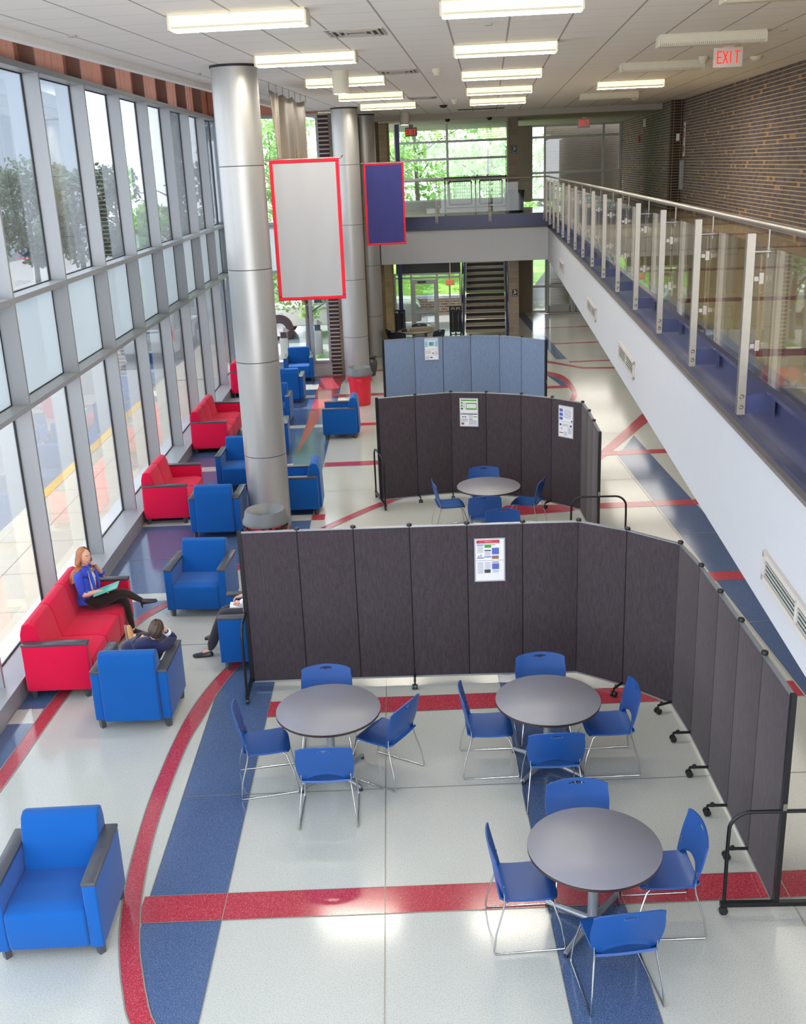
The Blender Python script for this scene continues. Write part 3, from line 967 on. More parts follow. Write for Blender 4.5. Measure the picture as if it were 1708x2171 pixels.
# ================================================================ GLASS BALUSTRADE
def balustrade(name, label, posts, axis, along0, along1, skip=()):
    r = thing(name, label, 'railing', H(*(axis(posts[0], 0)), 4.14))
    ox = r.location.copy()
    def P(s, off, z):
        u, v = axis(s, off)
        return H(u, v, z) - ox
    def hb(m, s, off, z, d):
        m.box(P(s, off, z), d if axis is side else (d[1], d[0], d[2]), 0, -HA)
    for s in posts:
        p = MB()
        if axis is side: hb(p, s, -.15, 4.765, (.055, .055, 1.24))
        else:
            hb(p, s, -.15, 4.765, (.03, .018, 1.24)); hb(p, s, -.15, 4.30, (.02, .09, .02)); hb(p, s - .035, -.15, 4.25, (.03, .016, .30)); hb(p, s + .035, -.15, 4.25, (.03, .016, .30))
        po = p.build('post', 'steel', r)
        b = MB()
        for z in (4.20, 4.275):
            for e in (-1,):
                c0 = P(s - .028, -.15, z); c1 = P(s - .045, -.15, z)
                b.cyl(c0, c1, .017, .008, 10)
        b.each('bolt', 'steel', po)
        b = MB(); hb(b, s, -.04, 4.22, (.19, .03, .13)); hb(b, s, .06, 4.22, (.02, .16, .18)); b.build('bracket', 'navy_steel', po)
        for z in (4.62, 5.08):
            b = MB(); hb(b, s + .055, -.09, z, (.03, .06, .03)); hb(b, s + .075, -.05, z, (.03, .05, .075)); b.build('clamp', 'steel', po)
        b = MB(); b.tube([P(s + .03, -.13, 5.26), P(s + .03, -.01, 5.26)], .012); b.tube([P(s + .03, -.02, 5.22), P(s + .03, -.02, 5.42)], .008); b.build('rail_bracket', 'steel', po)
    ext = [posts[0] - 1.86] + list(posts)
    for a, b_ in zip(ext, ext[1:] + [posts[-1] + 1.86]):
        if b_ in skip: continue
        lo, hi = max(a + .10, along0), min(b_ - .04, along1)
        if hi - lo < .2: continue
        g_ = MB(); hb(g_, (lo + hi) / 2, -.045, 4.86, (.012, hi - lo, .88)); g_.build('glass_panel', 'glass_green', r)
    m = MB(); m.tube([P(along0, -.02, 5.43), P((along0 + along1) / 2, -.02, 5.43), P(along1 + .03, -.02, 5.43)], .024, 10)
    m.build('handrail', 'steel', r)
def side(s, off): return (UF + off, s)
def front(s, off): return (s, VF + off)
PV = [5.54 + 1.86 * k for k in range(16)]
balustrade('glass_balustrade', 'long glass balustrade with steel posts along the right upper walkway', PV, side, 3.0, VF)
balustrade('bridge_balustrade', 'glass balustrade along the front of the far upper bridge', [-3.55, -1.70, .03, 1.78], front, -3.55, UF)

# air grilles set into the white fascia
def grille(v0, v1, z0, z1, lab):
    g_ = thing('air_grille', lab, 'vent', H(UF, (v0 + v1) / 2, (z0 + z1) / 2), -HA, 'wall grilles along the white fascia')
    L_, h = v1 - v0, z1 - z0
    f = MB()
    for y in (-L_ / 2, L_ / 2): f.box((-.012, y, 0), (.03, .05, h + .05))
    f.box((-.012, 0, 0), (.03, .03, h))
    for z in (-h / 2, h / 2): f.box((-.012, 0, z), (.03, L_ + .05, .04))
    f.build('frame', 'gypsum', g_)
    MB().box((-.001, 0, 0), (.004, L_, h)).build('shade_sheet', 'alu_dark', g_)  # flat dark sheet drawn as the shade behind the louvres
    s_ = MB()
    for k in range(5): s_.box((-.012, 0, -h / 2 + h * (k + .9) / 5.6), (.012, L_, .012), 0, 0, 0, .5)
    s_.build('louvre', 'frame_grey', g_)
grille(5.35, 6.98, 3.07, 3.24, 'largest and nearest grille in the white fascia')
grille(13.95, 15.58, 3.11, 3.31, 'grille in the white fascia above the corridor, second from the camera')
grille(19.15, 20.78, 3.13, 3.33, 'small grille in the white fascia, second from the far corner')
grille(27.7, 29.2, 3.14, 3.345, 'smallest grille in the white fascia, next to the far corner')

# ================================================================ CEILING FITTINGS
def light(u, v, lab, lit=True, first=[None, None]):
    k = 0 if lit else 1
    if first[k] is None:
        r = thing('ceiling_light', lab, 'light', H(u, v, 7.33), -HA, 'surface fluorescent lights')
        b = MB(); b.mm((-.71, -.15, .122), (.71, .15, .14)); b.build('housing', 'fixture', r)
        b = MB()
        prof = [(-.135, .122), (-.135, .03), (-.10, -.01), (.10, -.01), (.135, .03), (.135, .122)]
        b.xprism(prof, -.70, .70); le = b.build('lens', 'tube' if lit else 'fixture', r)
        if lit: MB().mm((-.69, -.098, -.0125), (.69, .098, -.0105)).build('fill_strip', 'fill_strip', le)  # glowing strip added under the lens to brighten the hall
        b = MB()
        for x in (-.712, .712): b.rbox((x, 0, .055), (.025, .29, .14), .012, 2)
        b.each('end_cap', 'fixture', r)
        b = MB()
        b.box((0, -.133, .012), (1.38, .008, .022)); b.build('perforated_edge', 'fixture' if lit else 'perforated', r)
        first[k] = r
        return r
    return dup(first[k], H(u, v, 7.33), -HA, lab)
row = ('first', 'second', 'third', 'fourth', 'fifth')
VL = (11.65, 15.85, 20.15, 24.45, 28.6)
for k, v in enumerate(VL):
    light(-2.545, v, '%s glowing light of the row over the column line' % row[k])
for k, v in enumerate(VL):
    light(.252, v, '%s glowing light of the row along the middle of the hall' % row[k])
for k, v in enumerate(VL):
    light(3.05, v, '%s %s light of the row beside the brick wall' % (row[k], 'glowing' if k == 3 else 'unlit white'), lit=(k == 3))
def diffuser(u, v, lab):
    r = thing('ceiling_vent', lab, 'vent', H(u, v, CZ), -HA, 'ceiling air diffusers')
    f = MB()
    for s_, d in ((.70, .05), ):
        f.box((0, -.33, -.006), (.70, .035, .012)); f.box((0, .33, -.006), (.70, .035, .012)); f.box((-.335, 0, -.006), (.035, .66, .012)); f.box((.335, 0, -.006), (.035, .66, .012))
    f.build('frame', 'gypsum', r)
    MB().box((0, 0, -.003), (.64, .64, .004)).build('shade_sheet', 'alu_dark', r)  # flat dark sheet giving the shade between the vanes
    f = MB()
    for q_ in (.28, .2, .12):
        for a_, b_ in (((0, -q_), (2 * q_, .03)), ((0, q_), (2 * q_, .03)), ((-q_, 0), (.03, 2 * q_)), ((q_, 0), (.03, 2 * q_))):
            f.box((a_[0], a_[1], -.012), (b_[0], b_[1], .02))
    f.build('vane', 'gypsum', r)
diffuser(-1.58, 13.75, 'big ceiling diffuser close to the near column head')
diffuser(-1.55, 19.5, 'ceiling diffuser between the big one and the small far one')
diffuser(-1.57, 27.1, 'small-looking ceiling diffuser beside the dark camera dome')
tag(hall_obj('linear_diffuser', MB().mm((-.9, 33.7, 0), (.5, 33.82, .02)), 'alu_dark', (0, 0, CZ - .021), kind=0), 'dark linear slot in the ceiling before the far bridge', 'vent')

def small(name, mb, mats, u, v, z, lab, cat, grp=None):
    return tag(mb.build(name, mats, None, H(u, v, z)), lab, cat, grp)
def can(): return MB().lathe([(.125, -.18), (.125, -.36), (.135, -.36), (.14, -.33), (.14, 0)], seg=20)
small('cylinder_downlight', can(), 'fixture', -2.475, 18.9, CZ, 'cream cylinder downlight in front of the third left light', 'light')
small('cylinder_downlight', can(), 'fixture', -2.54, 34.0, CZ, 'cream cylinder downlight near the far bridge above the exit sign', 'light')
for o_ in [q for q in COL.objects if q.name.startswith('cylinder_downlight')]:
    MB().lathe([(0, -.20), (.124, -.20)], seg=20).build('fill_disc', 'downlight', o_)  # hidden glowing disc added inside each can to brighten the far end
def det(): return MB().lathe([(0, -.11), (.05, -.11), (.06, -.07), (.085, -.05), (.09, 0)], seg=16)
for nm, u, v, lab in (('smoke_detector', -.86, 19.34, 'smoke detector between the nearest middle lights and the diffusers'), ('smoke_detector', -.84, 28.5, 'smoke detector beside the farthest middle light'),
                      ('smoke_detector', 3.64, 19.46, 'white smoke detector left of the near exit sign'), ('smoke_detector', 3.6, 28.8, 'smoke detector under the glowing right light')):
    small(nm, det(), 'fixture', u, v, CZ, lab, 'detector', 'smoke detectors')
def dome(): return MB().lathe([(0, -.075), (.06, -.065), (.10, -.035), (.115, 0)], seg=18)
for u, v, lab, mt in ((-1.22, 30.9, 'dark camera dome beside the farthest smoke detector', 'black_plastic'), (4.63, 19.97, 'white ceiling dome right of the near exit sign', 'fixture'), (4.1, 31.7, 'ceiling dome before the far storefront', 'fixture')):
    small('ceiling_dome', dome(), mt, u, v, CZ, lab, 'dome', 'ceiling domes')
small('ceiling_speaker', MB().lathe([(0, -.02), (.20, -.02), (.23, -.008), (.235, 0)], seg=28), 'fixture', 3.55, 16.3, CZ, 'round white speaker beside the second right light', 'speaker')
for u, v, lab in ((-4.72, 12.7, 'sprinkler plate near the upper left corner'), (-4.69, 18.06, 'sprinkler plate left of the near column'), (.02, 13.6, 'sprinkler plate between the two nearest middle lights'), (4.0, 15.8, 'sprinkler plate right of the round speaker')):
    small('sprinkler', MB().lathe([(0, -.02), (.05, -.02), (.055, 0)], seg=14), 'gypsum', u, v, CZ, lab, 'sprinkler', 'ceiling sprinklers')
for u, v, lab in ((-1.3, 35.9, 'small dark dome camera left over the landing window'), (.05, 35.9, 'small dark dome camera right over the landing window')):
    small('dome_camera', MB().lathe([(0, -.09), (.06, -.08), (.085, -.04), (.085, 0)], seg=16), 'black_plastic', u, v, 7.30, lab, 'camera', 'dome cameras')

# lettering helper: strokes in a unit cell, x right, y up
GL = {'E': [((0, 0), (0, 1)), ((0, 0), (.8, 0)), ((0, .5), (.7, .5)), ((0, 1), (.8, 1))], 'X': [((0, 0), (.85, 1)), ((0, 1), (.85, 0))], 'I': [((.3, 0), (.3, 1))], 'T': [((.42, 0), (.42, 1)), ((0, 1), (.85, 1))],
      'S': [((0, 0), (.8, 0)), ((.8, 0), (.8, .5)), ((.8, .5), (0, .5)), ((0, .5), (0, 1)), ((0, 1), (.8, 1))], 'A': [((0, 0), (.42, 1)), ((.84, 0), (.42, 1)), ((.2, .38), (.64, .38))], 'R': [((0, 0), (0, 1)), ((0, 1), (.8, 1)), ((.8, 1), (.8, .5)), ((.8, .5), (0, .5)), ((.3, .5), (.85, 0))],
      'F': [((0, 0), (0, 1)), ((0, .5), (.7, .5)), ((0, 1), (.8, 1))], 'G': [((.8, 1), (0, 1)), ((0, 1), (0, 0)), ((0, 0), (.8, 0)), ((.8, 0), (.8, .45)), ((.8, .45), (.45, .45))], 'U': [((0, 1), (0, 0)), ((0, 0), (.8, 0)), ((.8, 0), (.8, 1))], 'H': [((0, 0), (0, 1)), ((.8, 0), (.8, 1)), ((0, .5), (.8, .5))], 'N': [((0, 0), (0, 1)), ((0, 1), (.8, 0)), ((.8, 0), (.8, 1))]}
def letters(text, w_, h, gap, th, dep=.006):
    """front faces -y, centred at origin"""
    m = MB()
    tot = len(text) * w_ + (len(text) - 1) * gap
    for i, ch in enumerate(text):
        x0 = -tot / 2 + i * (w_ + gap)
        for (ax, ay), (bx_, by) in GL[ch]:
            p, q = Vector((x0 + ax * w_ / .85, 0, (ay - .5) * h)), Vector((x0 + bx_ * w_ / .85, 0, (by - .5) * h))
            d = q - p
            m.box((p + q) / 2, (d.length + th, dep, th), 0, 0, 0, -atan2(d.z, d.x))
    return m
def exit_sign(u, v, z, w_, h, mat, lab, arrow=False, hang=0.0):
    r = thing('exit_sign', lab, 'sign', H(u, v, z), -HA, 'exit signs')
    MB().rbox((0, 0, 0), (w_, .05, h), .012, 2).build('housing', mat, r)
    if hang: MB().box((0, 0, h / 2 + hang / 2), (.035 if hang > .3 else w_ * .35, .03, hang)).build('canopy', mat, r)
    m = letters('EXIT', w_ * .145, h * .56, w_ * .055, w_ * .042)
    for i, p in enumerate(m.v): m.v[i] = (p[0] + w_ * (.03 if arrow else 0), p[1] - .028, p[2])
    if arrow: m.add([(-w_ * .42, -.03, 0), (-w_ * .36, -.03, h * .12), (-w_ * .36, -.03, -h * .12)], [(0, 1, 2)])
    m.build('letters', 'exit_red', r)
exit_sign(3.715, 17.9, 7.315, .44, .29, 'exit_white', 'white exit sign hanging in front of the unlit lights by the brick wall', hang=.02)
exit_sign(3.33, 39.2, 7.10, .42, .30, 'exit_white', 'white exit sign with arrow before the far storefront', True, .06)
exit_sign(-2.70, 39.0, 7.05, .42, .30, 'exit_grey', 'grey exit sign hanging before the landing window', hang=.1)
exit_sign(-1.37, 36.9, 2.03, .32, .20, 'exit_tan', 'tan exit sign over the lower exit lobby', hang=.72)

def wall_sign(u, v, z, lab):
    r = thing('stair_sign', lab, 'sign', H(u, v, z), -HA, 'black stair signs')
    MB().box((0, 0, 0), (.18, .012, .24)).build('plate', 'black_plastic', r)
    m = MB()
    for k in range(4): m.box((-.045 + k * .026, -.008, -.045 + k * .025), (.03, .004, .012))
    m.ell((-.015, -.008, .085), (.014, .004, .014), 10, 6)
    m.box((.0, -.008, .045), (.012, .004, .07), 0, 0, 0, -.35); m.box((.02, -.008, .0), (.012, .004, .06), 0, 0, 0, .5); m.box((.03, -.008, .05), (.05, .004, .01), 0, 0, 0, .5)
    m.build('pictogram', 'ink_white', r)
    t = letters('STAIRS', .014, .018, .006, .004, .004)
    for i, p in enumerate(t.v): t.v[i] = (p[0], p[1] - .008, p[2] - .095)
    t.build('letters', 'ink_white', r)
wall_sign(.85, 36.735, 1.62, 'black stair sign low on the concrete block pier')
wall_sign(.85, 36.735, 6.30, 'black stair sign high on the pier upstairs')

# things on the brick wall upstairs
fs = thing('extinguisher_sign', 'red and white vertical arrow sign on the brick wall', 'sign', H(5.775, 33.3, 6.35), -HA)
MB().box((0, 0, 0), (.012, .24, .95)).build('plate', 'ink_white', fs)
m = MB()
m.box((-.008, 0, .04), (.006, .15, .68)); m.add([(-.011, -.10, -.30), (-.011, .10, -.30), (-.011, 0, -.44)], [(0, 1, 2)])
m.build('arrow', 'ink_red', fs)
t = letters('FIRE', .1, .1, .03, .016, .004)
q = MB()
for i in range(0, len(t.v), 8):
    pass
rot = Matrix.Rotation(-pi / 2, 3, 'Z') @ Matrix.Rotation(pi / 2, 3, 'Y')
t.v = [tuple(rot @ Vector(p) + Vector((-.013, 0, .06))) for p in t.v]
t.build('letters', 'ink_white', fs)
hg = thing('fire_cabinet', 'tall silver cabinet projecting from the brick wall', 'cabinet', H(5.74, 33.35, 5.35), -HA)
MB().box((0, 0, 0), (.07, .34, .85)).build('body', 'frame_grey', hg)
MB().box((-.045, -.06, 0), (.03, .05, .75)).build('handle', 'alu', hg)
tag(MB().box((0, 0, 0), (.08, .16, .22), 0, -HA).build('fire_alarm', 'ink_red', None, H(5.42, 40.5, 6.52)), 'small red alarm on the far brick wall', 'alarm')
tag(MB().box((0, 0, 0), (.07, .13, .26), 0, -HA).build('motion_sensor', 'ink_white', None, H(5.42, 39.2, 7.02)), 'small white sensor high on the far brick wall', 'sensor')
tag(MB().box((0, 0, 0), (.09, .06, .20), 0, -HA).build('strobe', 'ink_white', None, H(5.64, 33.62, 6.42)), 'small white strobe on the brick return', 'alarm')

# ================================================================ BANNERS AND DRAPE
def cloth(wd, ht, x0, x1, z0, z1, amp, nx=46, nz=60, seed=1, off=0.0):
    rnd = random.Random(seed)
    ph = [(rnd.uniform(0, 6.28), rnd.uniform(.6, 1.6)) for _ in range(6)]
    def d(x, z):
        s_ = x / wd; t = z / ht
        e = sin(pi * min(1, max(0, s_))) ** .5
        return off + amp * e * (sin(7 * s_ * 2 + 5.0 * t * ph[0][1] + ph[0][0]) * t * .9 + .7 * sin(17 * s_ + ph[1][0]) * (1 - t) * .8 + .9 * sin(11 * (s_ + .8 * t) + ph[2][0]) * t * (s_ ** 2))
    m = MB(); vs, fs = [], []
    for j in range(nz + 1):
        for i in range(nx + 1):
            x = x0 + (x1 - x0) * i / nx; z = z0 + (z1 - z0) * j / nz
            vs.append((x - wd / 2, d(x, z), -z))
    for j in range(nz):
        for i in range(nx):
            a = j * (nx + 1) + i
            fs.append((a, a + 1, a + nx + 2, a + nx + 1))
    m.add(vs, fs, 0, True)
    return m
def banner(x, y, z, wd, ht, bw, mat, lab, colx, seed):
    r = thing('banner', lab, 'banner', (x, y, z), 0)
    def solid(o):
        md = o.modifiers.new('thickness', 'SOLIDIFY'); md.thickness = .004
        return o
    solid(cloth(wd, ht, 0, wd, 0, ht, .022, seed=seed).build('cloth', mat, r))
    o_ = -.007
    bo = MB()
    for q_ in (cloth(wd, ht, 0, wd, 0, bw, .022, 46, 4, seed, o_), cloth(wd, ht, 0, wd, ht - bw, ht, .022, 46, 4, seed, o_), cloth(wd, ht, 0, bw, bw, ht - bw, .022, 4, 60, seed, o_), cloth(wd, ht, wd - bw, wd, bw, ht - bw, .022, 4, 60, seed, o_)):
        bo.add(q_.v, q_.f, 0, True)
    solid(bo.build('border', 'banner_red', r))
    MB().tube([(colx - x, 0, .0), (wd / 2 + .04, 0, .0)], .014).build('rod', 'steel', r)
    MB().lathe([(0, 0), (.012, .01), (.02, .03), (.008, .06), (0, .07)], (wd / 2 + .05, 0, 0), 8).build('finial', 'steel', r)
banner(-1.337, 17.35, 6.075, 1.10, 2.19, .055, 'banner_grey', 'pale grey banner with red border on the near column', -2.0, 3)
banner(-.152, 30.15, 6.02, 1.10, 2.18, .05, 'banner_navy', 'navy banner with red border on the second column', -.85, 8)
dp = thing('drape', 'taupe satin drape hung from the ceiling behind the grey banner', 'drape', H(-4.0, 20.35, 7.33), -HA)
m = MB(); vs, fs = [], []
nx, nz, Lw, Hh = 90, 24, 4.15, 2.9
for j in range(nz + 1):
    t = j / nz
    for i in range(nx + 1):
        s_ = i / nx
        sag = .05 * abs(sin(pi * s_ * 6)) * (1 - t) ** 3
        dd_ = .05 * sin(s_ * 40 + 1.2 * sin(3 * t)) * (.5 + t) + .06 * sin(s_ * 17 + 2 * t)
        vs.append((dd_, Lw * s_, -Hh * t - sag))
for j in range(nz):
    for i in range(nx):
        a = j * (nx + 1) + i
        fs.append((a, a + 1, a + nx + 2, a + nx + 1))
m.add(vs, fs, 0, True); o = m.build('cloth', 'drape', dp); md = o.modifiers.new('t', 'SOLIDIFY'); md.thickness = .004
m = MB()
for k in range(7): m.tube([(0, Lw * k / 6 * .98 + .03, -.02), (0, Lw * k / 6 * .98 + .03, .14)], .006, 6)
m.build('hook', 'steel', dp)

# ================================================================ BINS
def trash(x, y, z, r, h, body, lid, lab, name='trash_bin', lidtype='funnel'):
    t = thing(name, lab, 'trash bin', (x, y, z))
    MB().lathe([(0, 0), (r * .84, 0), (r * .86, .02), (r * .97, h - .05), (r * 1.02, h - .05), (r * 1.02, h), (r * .95, h)], seg=32).build('body', body, t)
    if lidtype:
        MB().lathe([(r * 1.02, h - .02), (r * 1.12, h - .01), (r * 1.12, h + .03), (r * 1.05, h + .06), (r * .98, h + .17), (r * .93, h + .19), (r * .88, h + .185), (r * .40, h + .10), (r * .36, h + .07), (0, h + .06)], seg=36).build('lid', lid, t)
        m = MB()
        for s_ in (-1, 1): m.rbox((s_ * r * .98, 0, h - .13), (.05, .14, .10), .02, 2)
        m.rbox((0, -r * .97, h - .13), (.14, .05, .10), .02, 2)
        m.each('handle', body, t)
    return t
t = trash(-2.12, 15.26, 0, .32, .80, 'red_plastic', 'grey_plastic', 'red bin with grey funnel lid, partly hidden behind the near screen')
m = MB()
for k in range(40):
    a = 2 * pi * k / 40; rr = .334 + random.uniform(-.008, .012)
    m.box((rr * cos(a), rr * sin(a), .745 + random.uniform(-.02, .01)), (.012, .05, random.uniform(.03, .06)), 0, a)
m.build('liner', 'black_plastic', t)
trash(-.99, 27.03, 0, .305, .80, 'red_plastic', 'grey_plastic', 'red bin with grey lid standing before the second column')
trash(H(.88, 36.35)[0], H(.88, 36.35)[1], 4.32, .30, .70, 'black_plastic', 'black_plastic', 'black bin upstairs on the far bridge', 'waste_bin', None)
MBu = MB().lathe([(x * .62, z * .54) for x, z in [(0, 0), (.16, 0), (.18, .03), (.27, .45), (.30, .72), (.24, .92), (.19, .98), (.28, 1.04), (.30, 1.06), (.26, 1.06), (.17, 1.0), (0, .98)]], seg=32)
u_ = thing('floor_urn', 'charcoal urn on the floor tucked behind the second column', 'urn', (-.76, 30.95, 0)); MBu.build('vase_body', 'urn', u_)

# ================================================================ UPHOLSTERED SEATING (local front = -y)
AH = .72
def lounge_parts(root, n, mat, sw=.64):
    W = n * sw + .22
    for s_ in (-1, 1):
        x = s_ * (W / 2 - .055)
        m = MB().rbox((x, -.02, .11 + (AH - .14) / 2), (.11, .78, AH - .14), .018, 3)
        a = m.build('arm', mat, root)
        MB().rbox((x, -.02, AH - .016), (.115, .785, .032), .008, 2).build('arm_cap', 'dark_wood', a)
        for y in (-.33, .32):
            l_ = MB(); l_.cyl((x, y, .112), (x, y, 0), .046, .036, 4); l_.build('leg', 'dark_wood', root)
    for k in range(n):
        x = (k - (n - 1) / 2) * sw
        prof = [(-.41, .115), (-.425, .30), (-.42, .46), (-.30, .49), (.22, .475), (.22, .115)]
        MB().xprism(prof, x - sw / 2 + .002, x + sw / 2 - .002, .028, 3).build('seat', mat, root)
        prof = [(.12, .44), (.20, .82), (.235, .915), (.30, .94), (.37, .915), (.405, .80), (.42, .115), (.23, .115)]
        MB().xprism(prof, x - sw / 2 + .002, x + sw / 2 - .002, .022, 3).build('backrest', mat, root)
def lounge(name, n, mat, x, y, rz, lab, cat, grp):
    t = thing(name, lab, cat, (x, y, 0), rz, grp)
    lounge_parts(t, n, mat)
    return t
G1 = 'blue armchairs of the lounge'
a0 = lounge('armchair', 1, 'blue_fab', -2.945, 7.21, 0.02, 'empty blue armchair beside the curved red floor band, closest to us', 'armchair', G1)
for x, y, rz, lab in (
    (-3.11, 10.82, pi - .02, 'blue armchair with its back to us, holding the man in navy'),
    (-2.90, 13.90, -.07, 'empty blue armchair facing us between the red sofa and the near screen'),
    (-1.93, 12.22, -pi / 2, 'blue armchair half hidden by the near screen, with a seated person'),
    (-3.18, 17.20, pi - .03, 'blue armchair with its back to us beside the grey-lidded bin'),
    (-3.16, 19.95, -.03, 'blue armchair facing us, half hidden behind the near column, before the two-seat sofa'),
    (-1.87, 18.28, -pi / 2, 'blue armchair seen from the side just past the near column and its bin'),
    (-1.34, 23.78, -pi / 2 - .02, 'blue armchair seen from the side, before the far red bin'),
    (-2.87, 22.45, pi + .05, 'blue armchair of which only an arm shows at the near column edge'),
    (-3.07, 25.35, -.02, 'blue armchair mostly behind the near column, second arm up from the side chair'),
    (-2.95, 27.85, pi, 'blue armchair with its back to us, before the farthest armchair'),
    (-2.90, 31.0 - .22, .04, 'farthest blue armchair, facing us before the end window')):
    dup(a0, (x, y, 0), rz, lab)
SG = 'red sofas along the window wall'
lounge('sofa', 3, 'red_fab', -4.20, 12.30, pi / 2, 'red three-seat sofa where the woman sits', 'sofa', SG)
lounge('sofa', 2, 'red_fab', -4.21, 18.42, pi / 2 - .01, 'red two-seat sofa, middle of the row by the windows', 'sofa', SG)
lounge('sofa', 3, 'red_fab', -4.22, 23.60, pi / 2 - .01, 'empty red three-seat sofa along the windows, beyond the two-seat one', 'sofa', SG)
lounge('sofa', 2, 'red_fab', -4.22, 29.3, pi / 2, 'red sofa almost wholly hidden behind the near column', 'sofa', SG)

# ================================================================ STACKING CHAIRS (local front = +y)
def shell_back():
    b = bmesh.new()
    z0, z1 = .445, .885
    ss = [-1 + .7 * k / 14 for k in range(14)] + [-.3 + .6 * k / 32 for k in range(32)] + [.3 + .7 * k / 14 for k in range(15)]
    tt = [.80 * k / 26 for k in range(26)] + [.80 + .16 * k / 24 for k in range(24)] + [.96 + .04 * k / 3 for k in range(4)]
    nx, nz = len(ss) - 1, len(tt) - 1
    def hw(t): return .232 + .042 * sin(min(1, t * 1.15) * pi * .72)
    g_ = []
    for t in tt:
        r_ = []
        for s_ in ss:
            top = z1 - .035 * s_ * s_ * (1 if abs(s_) < .9 else 1.25)
            z = z0 + (top - z0) * t
            r_.append([s_ * hw(t), z, s_, t])
        g_.append(r_)
    def snap(p, cx, cz, a, c):
        q = sqrt(((p[0] - cx) / a) ** 2 + ((p[1] - cz) / c) ** 2)
        if .85 < q < 1.18:
            k = 1 / q
            p[0] = cx + (p[0] - cx) * k; p[1] = cz + (p[1] - cz) * k
    holes = ((0, .836, .060, .017), (0, .445, .192, .125))
    for r_ in g_:
        for p in r_:
            for h in holes: snap(p, *h)
    V = []
    for r_ in g_:
        for x, z, s_, t in r_:
            y = -.205 - .10 * t ** 1.4 - .0 + .55 * x * x - .02 * sin(pi * t)
            V.append(b.verts.new((x, y, z)))
    for j in range(nz):
        for i in range(nx):
            a = j * (nx + 1) + i
            q = [V[a], V[a + 1], V[a + nx + 2], V[a + nx + 1]]
            cx = sum(v.co.x for v in q) / 4; cz = sum(v.co.z for v in q) / 4
            if any(((cx - h[0]) / h[2]) ** 2 + ((cz - h[1]) / h[3]) ** 2 < .98 for h in holes): continue
            b.faces.new(q)
    for v in [v for v in b.verts if not v.link_faces]: b.verts.remove(v)
    bmesh.ops.recalc_face_normals(b, faces=b.faces[:])
    bmesh.ops.solidify(b, geom=b.faces[:], thickness=.012)
    return MB().bm(b)
def shell_seat():
    b = bmesh.new()
    nx, ny = 20, 20
    V = []
    for j in range(ny + 1):
        t = j / ny
        for i in range(nx + 1):
            s_ = -1 + 2 * i / nx
            w_ = .225 + .01 * t - .035 * max(0, t - .86) / .14 * abs(s_)
            x = s_ * w_; y = -.225 + .465 * t - .02 * (s_ ** 4) * (1 if t > .9 else 0)
            z = .468 + .010 * s_ ** 2 - .012 * sin(pi * t) - .035 * max(0, (t - .82) / .18) ** 2 + .022 * max(0, (.15 - t) / .15) ** 2
            V.append(b.verts.new((x, y, z)))
    for j in range(ny):
        for i in range(nx):
            a = j * (nx + 1) + i
            b.faces.new((V[a], V[a + 1], V[a + nx + 2], V[a + nx + 1]))
    bmesh.ops.recalc_face_normals(b, faces=b.faces[:])
    bmesh.ops.solidify(b, geom=b.faces[:], thickness=.018)
    return MB().bm(b)
def stack_chair(lab, x, y, rz, mat, grp, name='stacking_chair'):
    t = thing(name, lab, 'chair', (x, y, 0), rz, grp)
    shell_seat().build('seat', mat, t); shell_back().build('backrest', mat, t)
    for s_ in (-1, 1):
        m = MB()
        m.tube([(s_ * .235, -.20, .60), (s_ * .228, -.19, .455), (s_ * .235, -.20, .40), (s_ * .262, -.265, .18), (s_ * .275, -.285, .03), (s_ * .275, -.278, .009),
                (s_ * .272, .0, .009), (s_ * .268, .27, .009), (s_ * .266, .282, .03), (s_ * .25, .25, .22), (s_ * .222, .185, .42), (s_ * .205, .15, .445), (s_ * .20, -.05, .447), (s_ * .215, -.19, .45)], .0075, 8)
        m.build('sled_leg', 'chrome', t)
    m = MB(); m.tube([(-.20, .1, .446), (.20, .1, .446)], .007); m.tube([(-.21, -.12, .446), (.21, -.12, .446)], .007); m.build('crossbar', 'chrome', t)
    return t
G2 = 'blue stacking chairs around the grey tables'
s0 = stack_chair('blue chair behind the table closest to the armchairs, back to the screen', -.89, 9.80, pi, 'plastic_blue', G2)
def ch(x, y, deg, lab): return dup(s0, (x, y, 0), radians(deg - 90), lab)
ch(-1.475, 9.26, 10, 'blue chair on the window side of the table closest to the armchairs')
ch(-.82, 8.69, 90, 'blue chair with its back to us at the table closest to the armchairs')
ch(-.275, 9.35, 147, 'blue chair turned at an angle at the table closest to the armchairs')
ch(1.41, 9.88, -90, 'blue chair behind the table at the screen bend, facing us')
ch(.785, 9.42, 0, 'blue chair on the window side of the table at the screen bend')
ch(1.34, 8.78, 90, 'blue chair with its back to us at the table at the screen bend')
ch(1.985, 9.36, 180, 'blue chair on the screen side of the table at the screen bend')
ch(1.39, 7.44, -90, 'blue chair facing us behind the table closest to the arched end frame')
ch(.85, 6.96, 2, 'blue chair on the window side of the table closest to the arched end frame')
ch(1.455, 6.32, 96, 'blue chair with its back to us at the table closest to the arched end frame')
ch(1.975, 7.03, 180, 'blue chair between the arched end frame and the closest table')
ch(1.44, 17.24, -90, 'blue chair behind the table inside the middle screen, facing us')
ch(.80, 16.80, 6, 'blue chair on the window side of the table inside the middle screen')
ch(1.31, 16.08, 90, 'blue chair with its back to us at the table inside the middle screen')
ch(2.09, 16.76, 158, 'blue chair on the walkway side of the table inside the middle screen')
ch(1.52, 14.85, -90, 'blue chair back rising just above the top edge of the near screen')

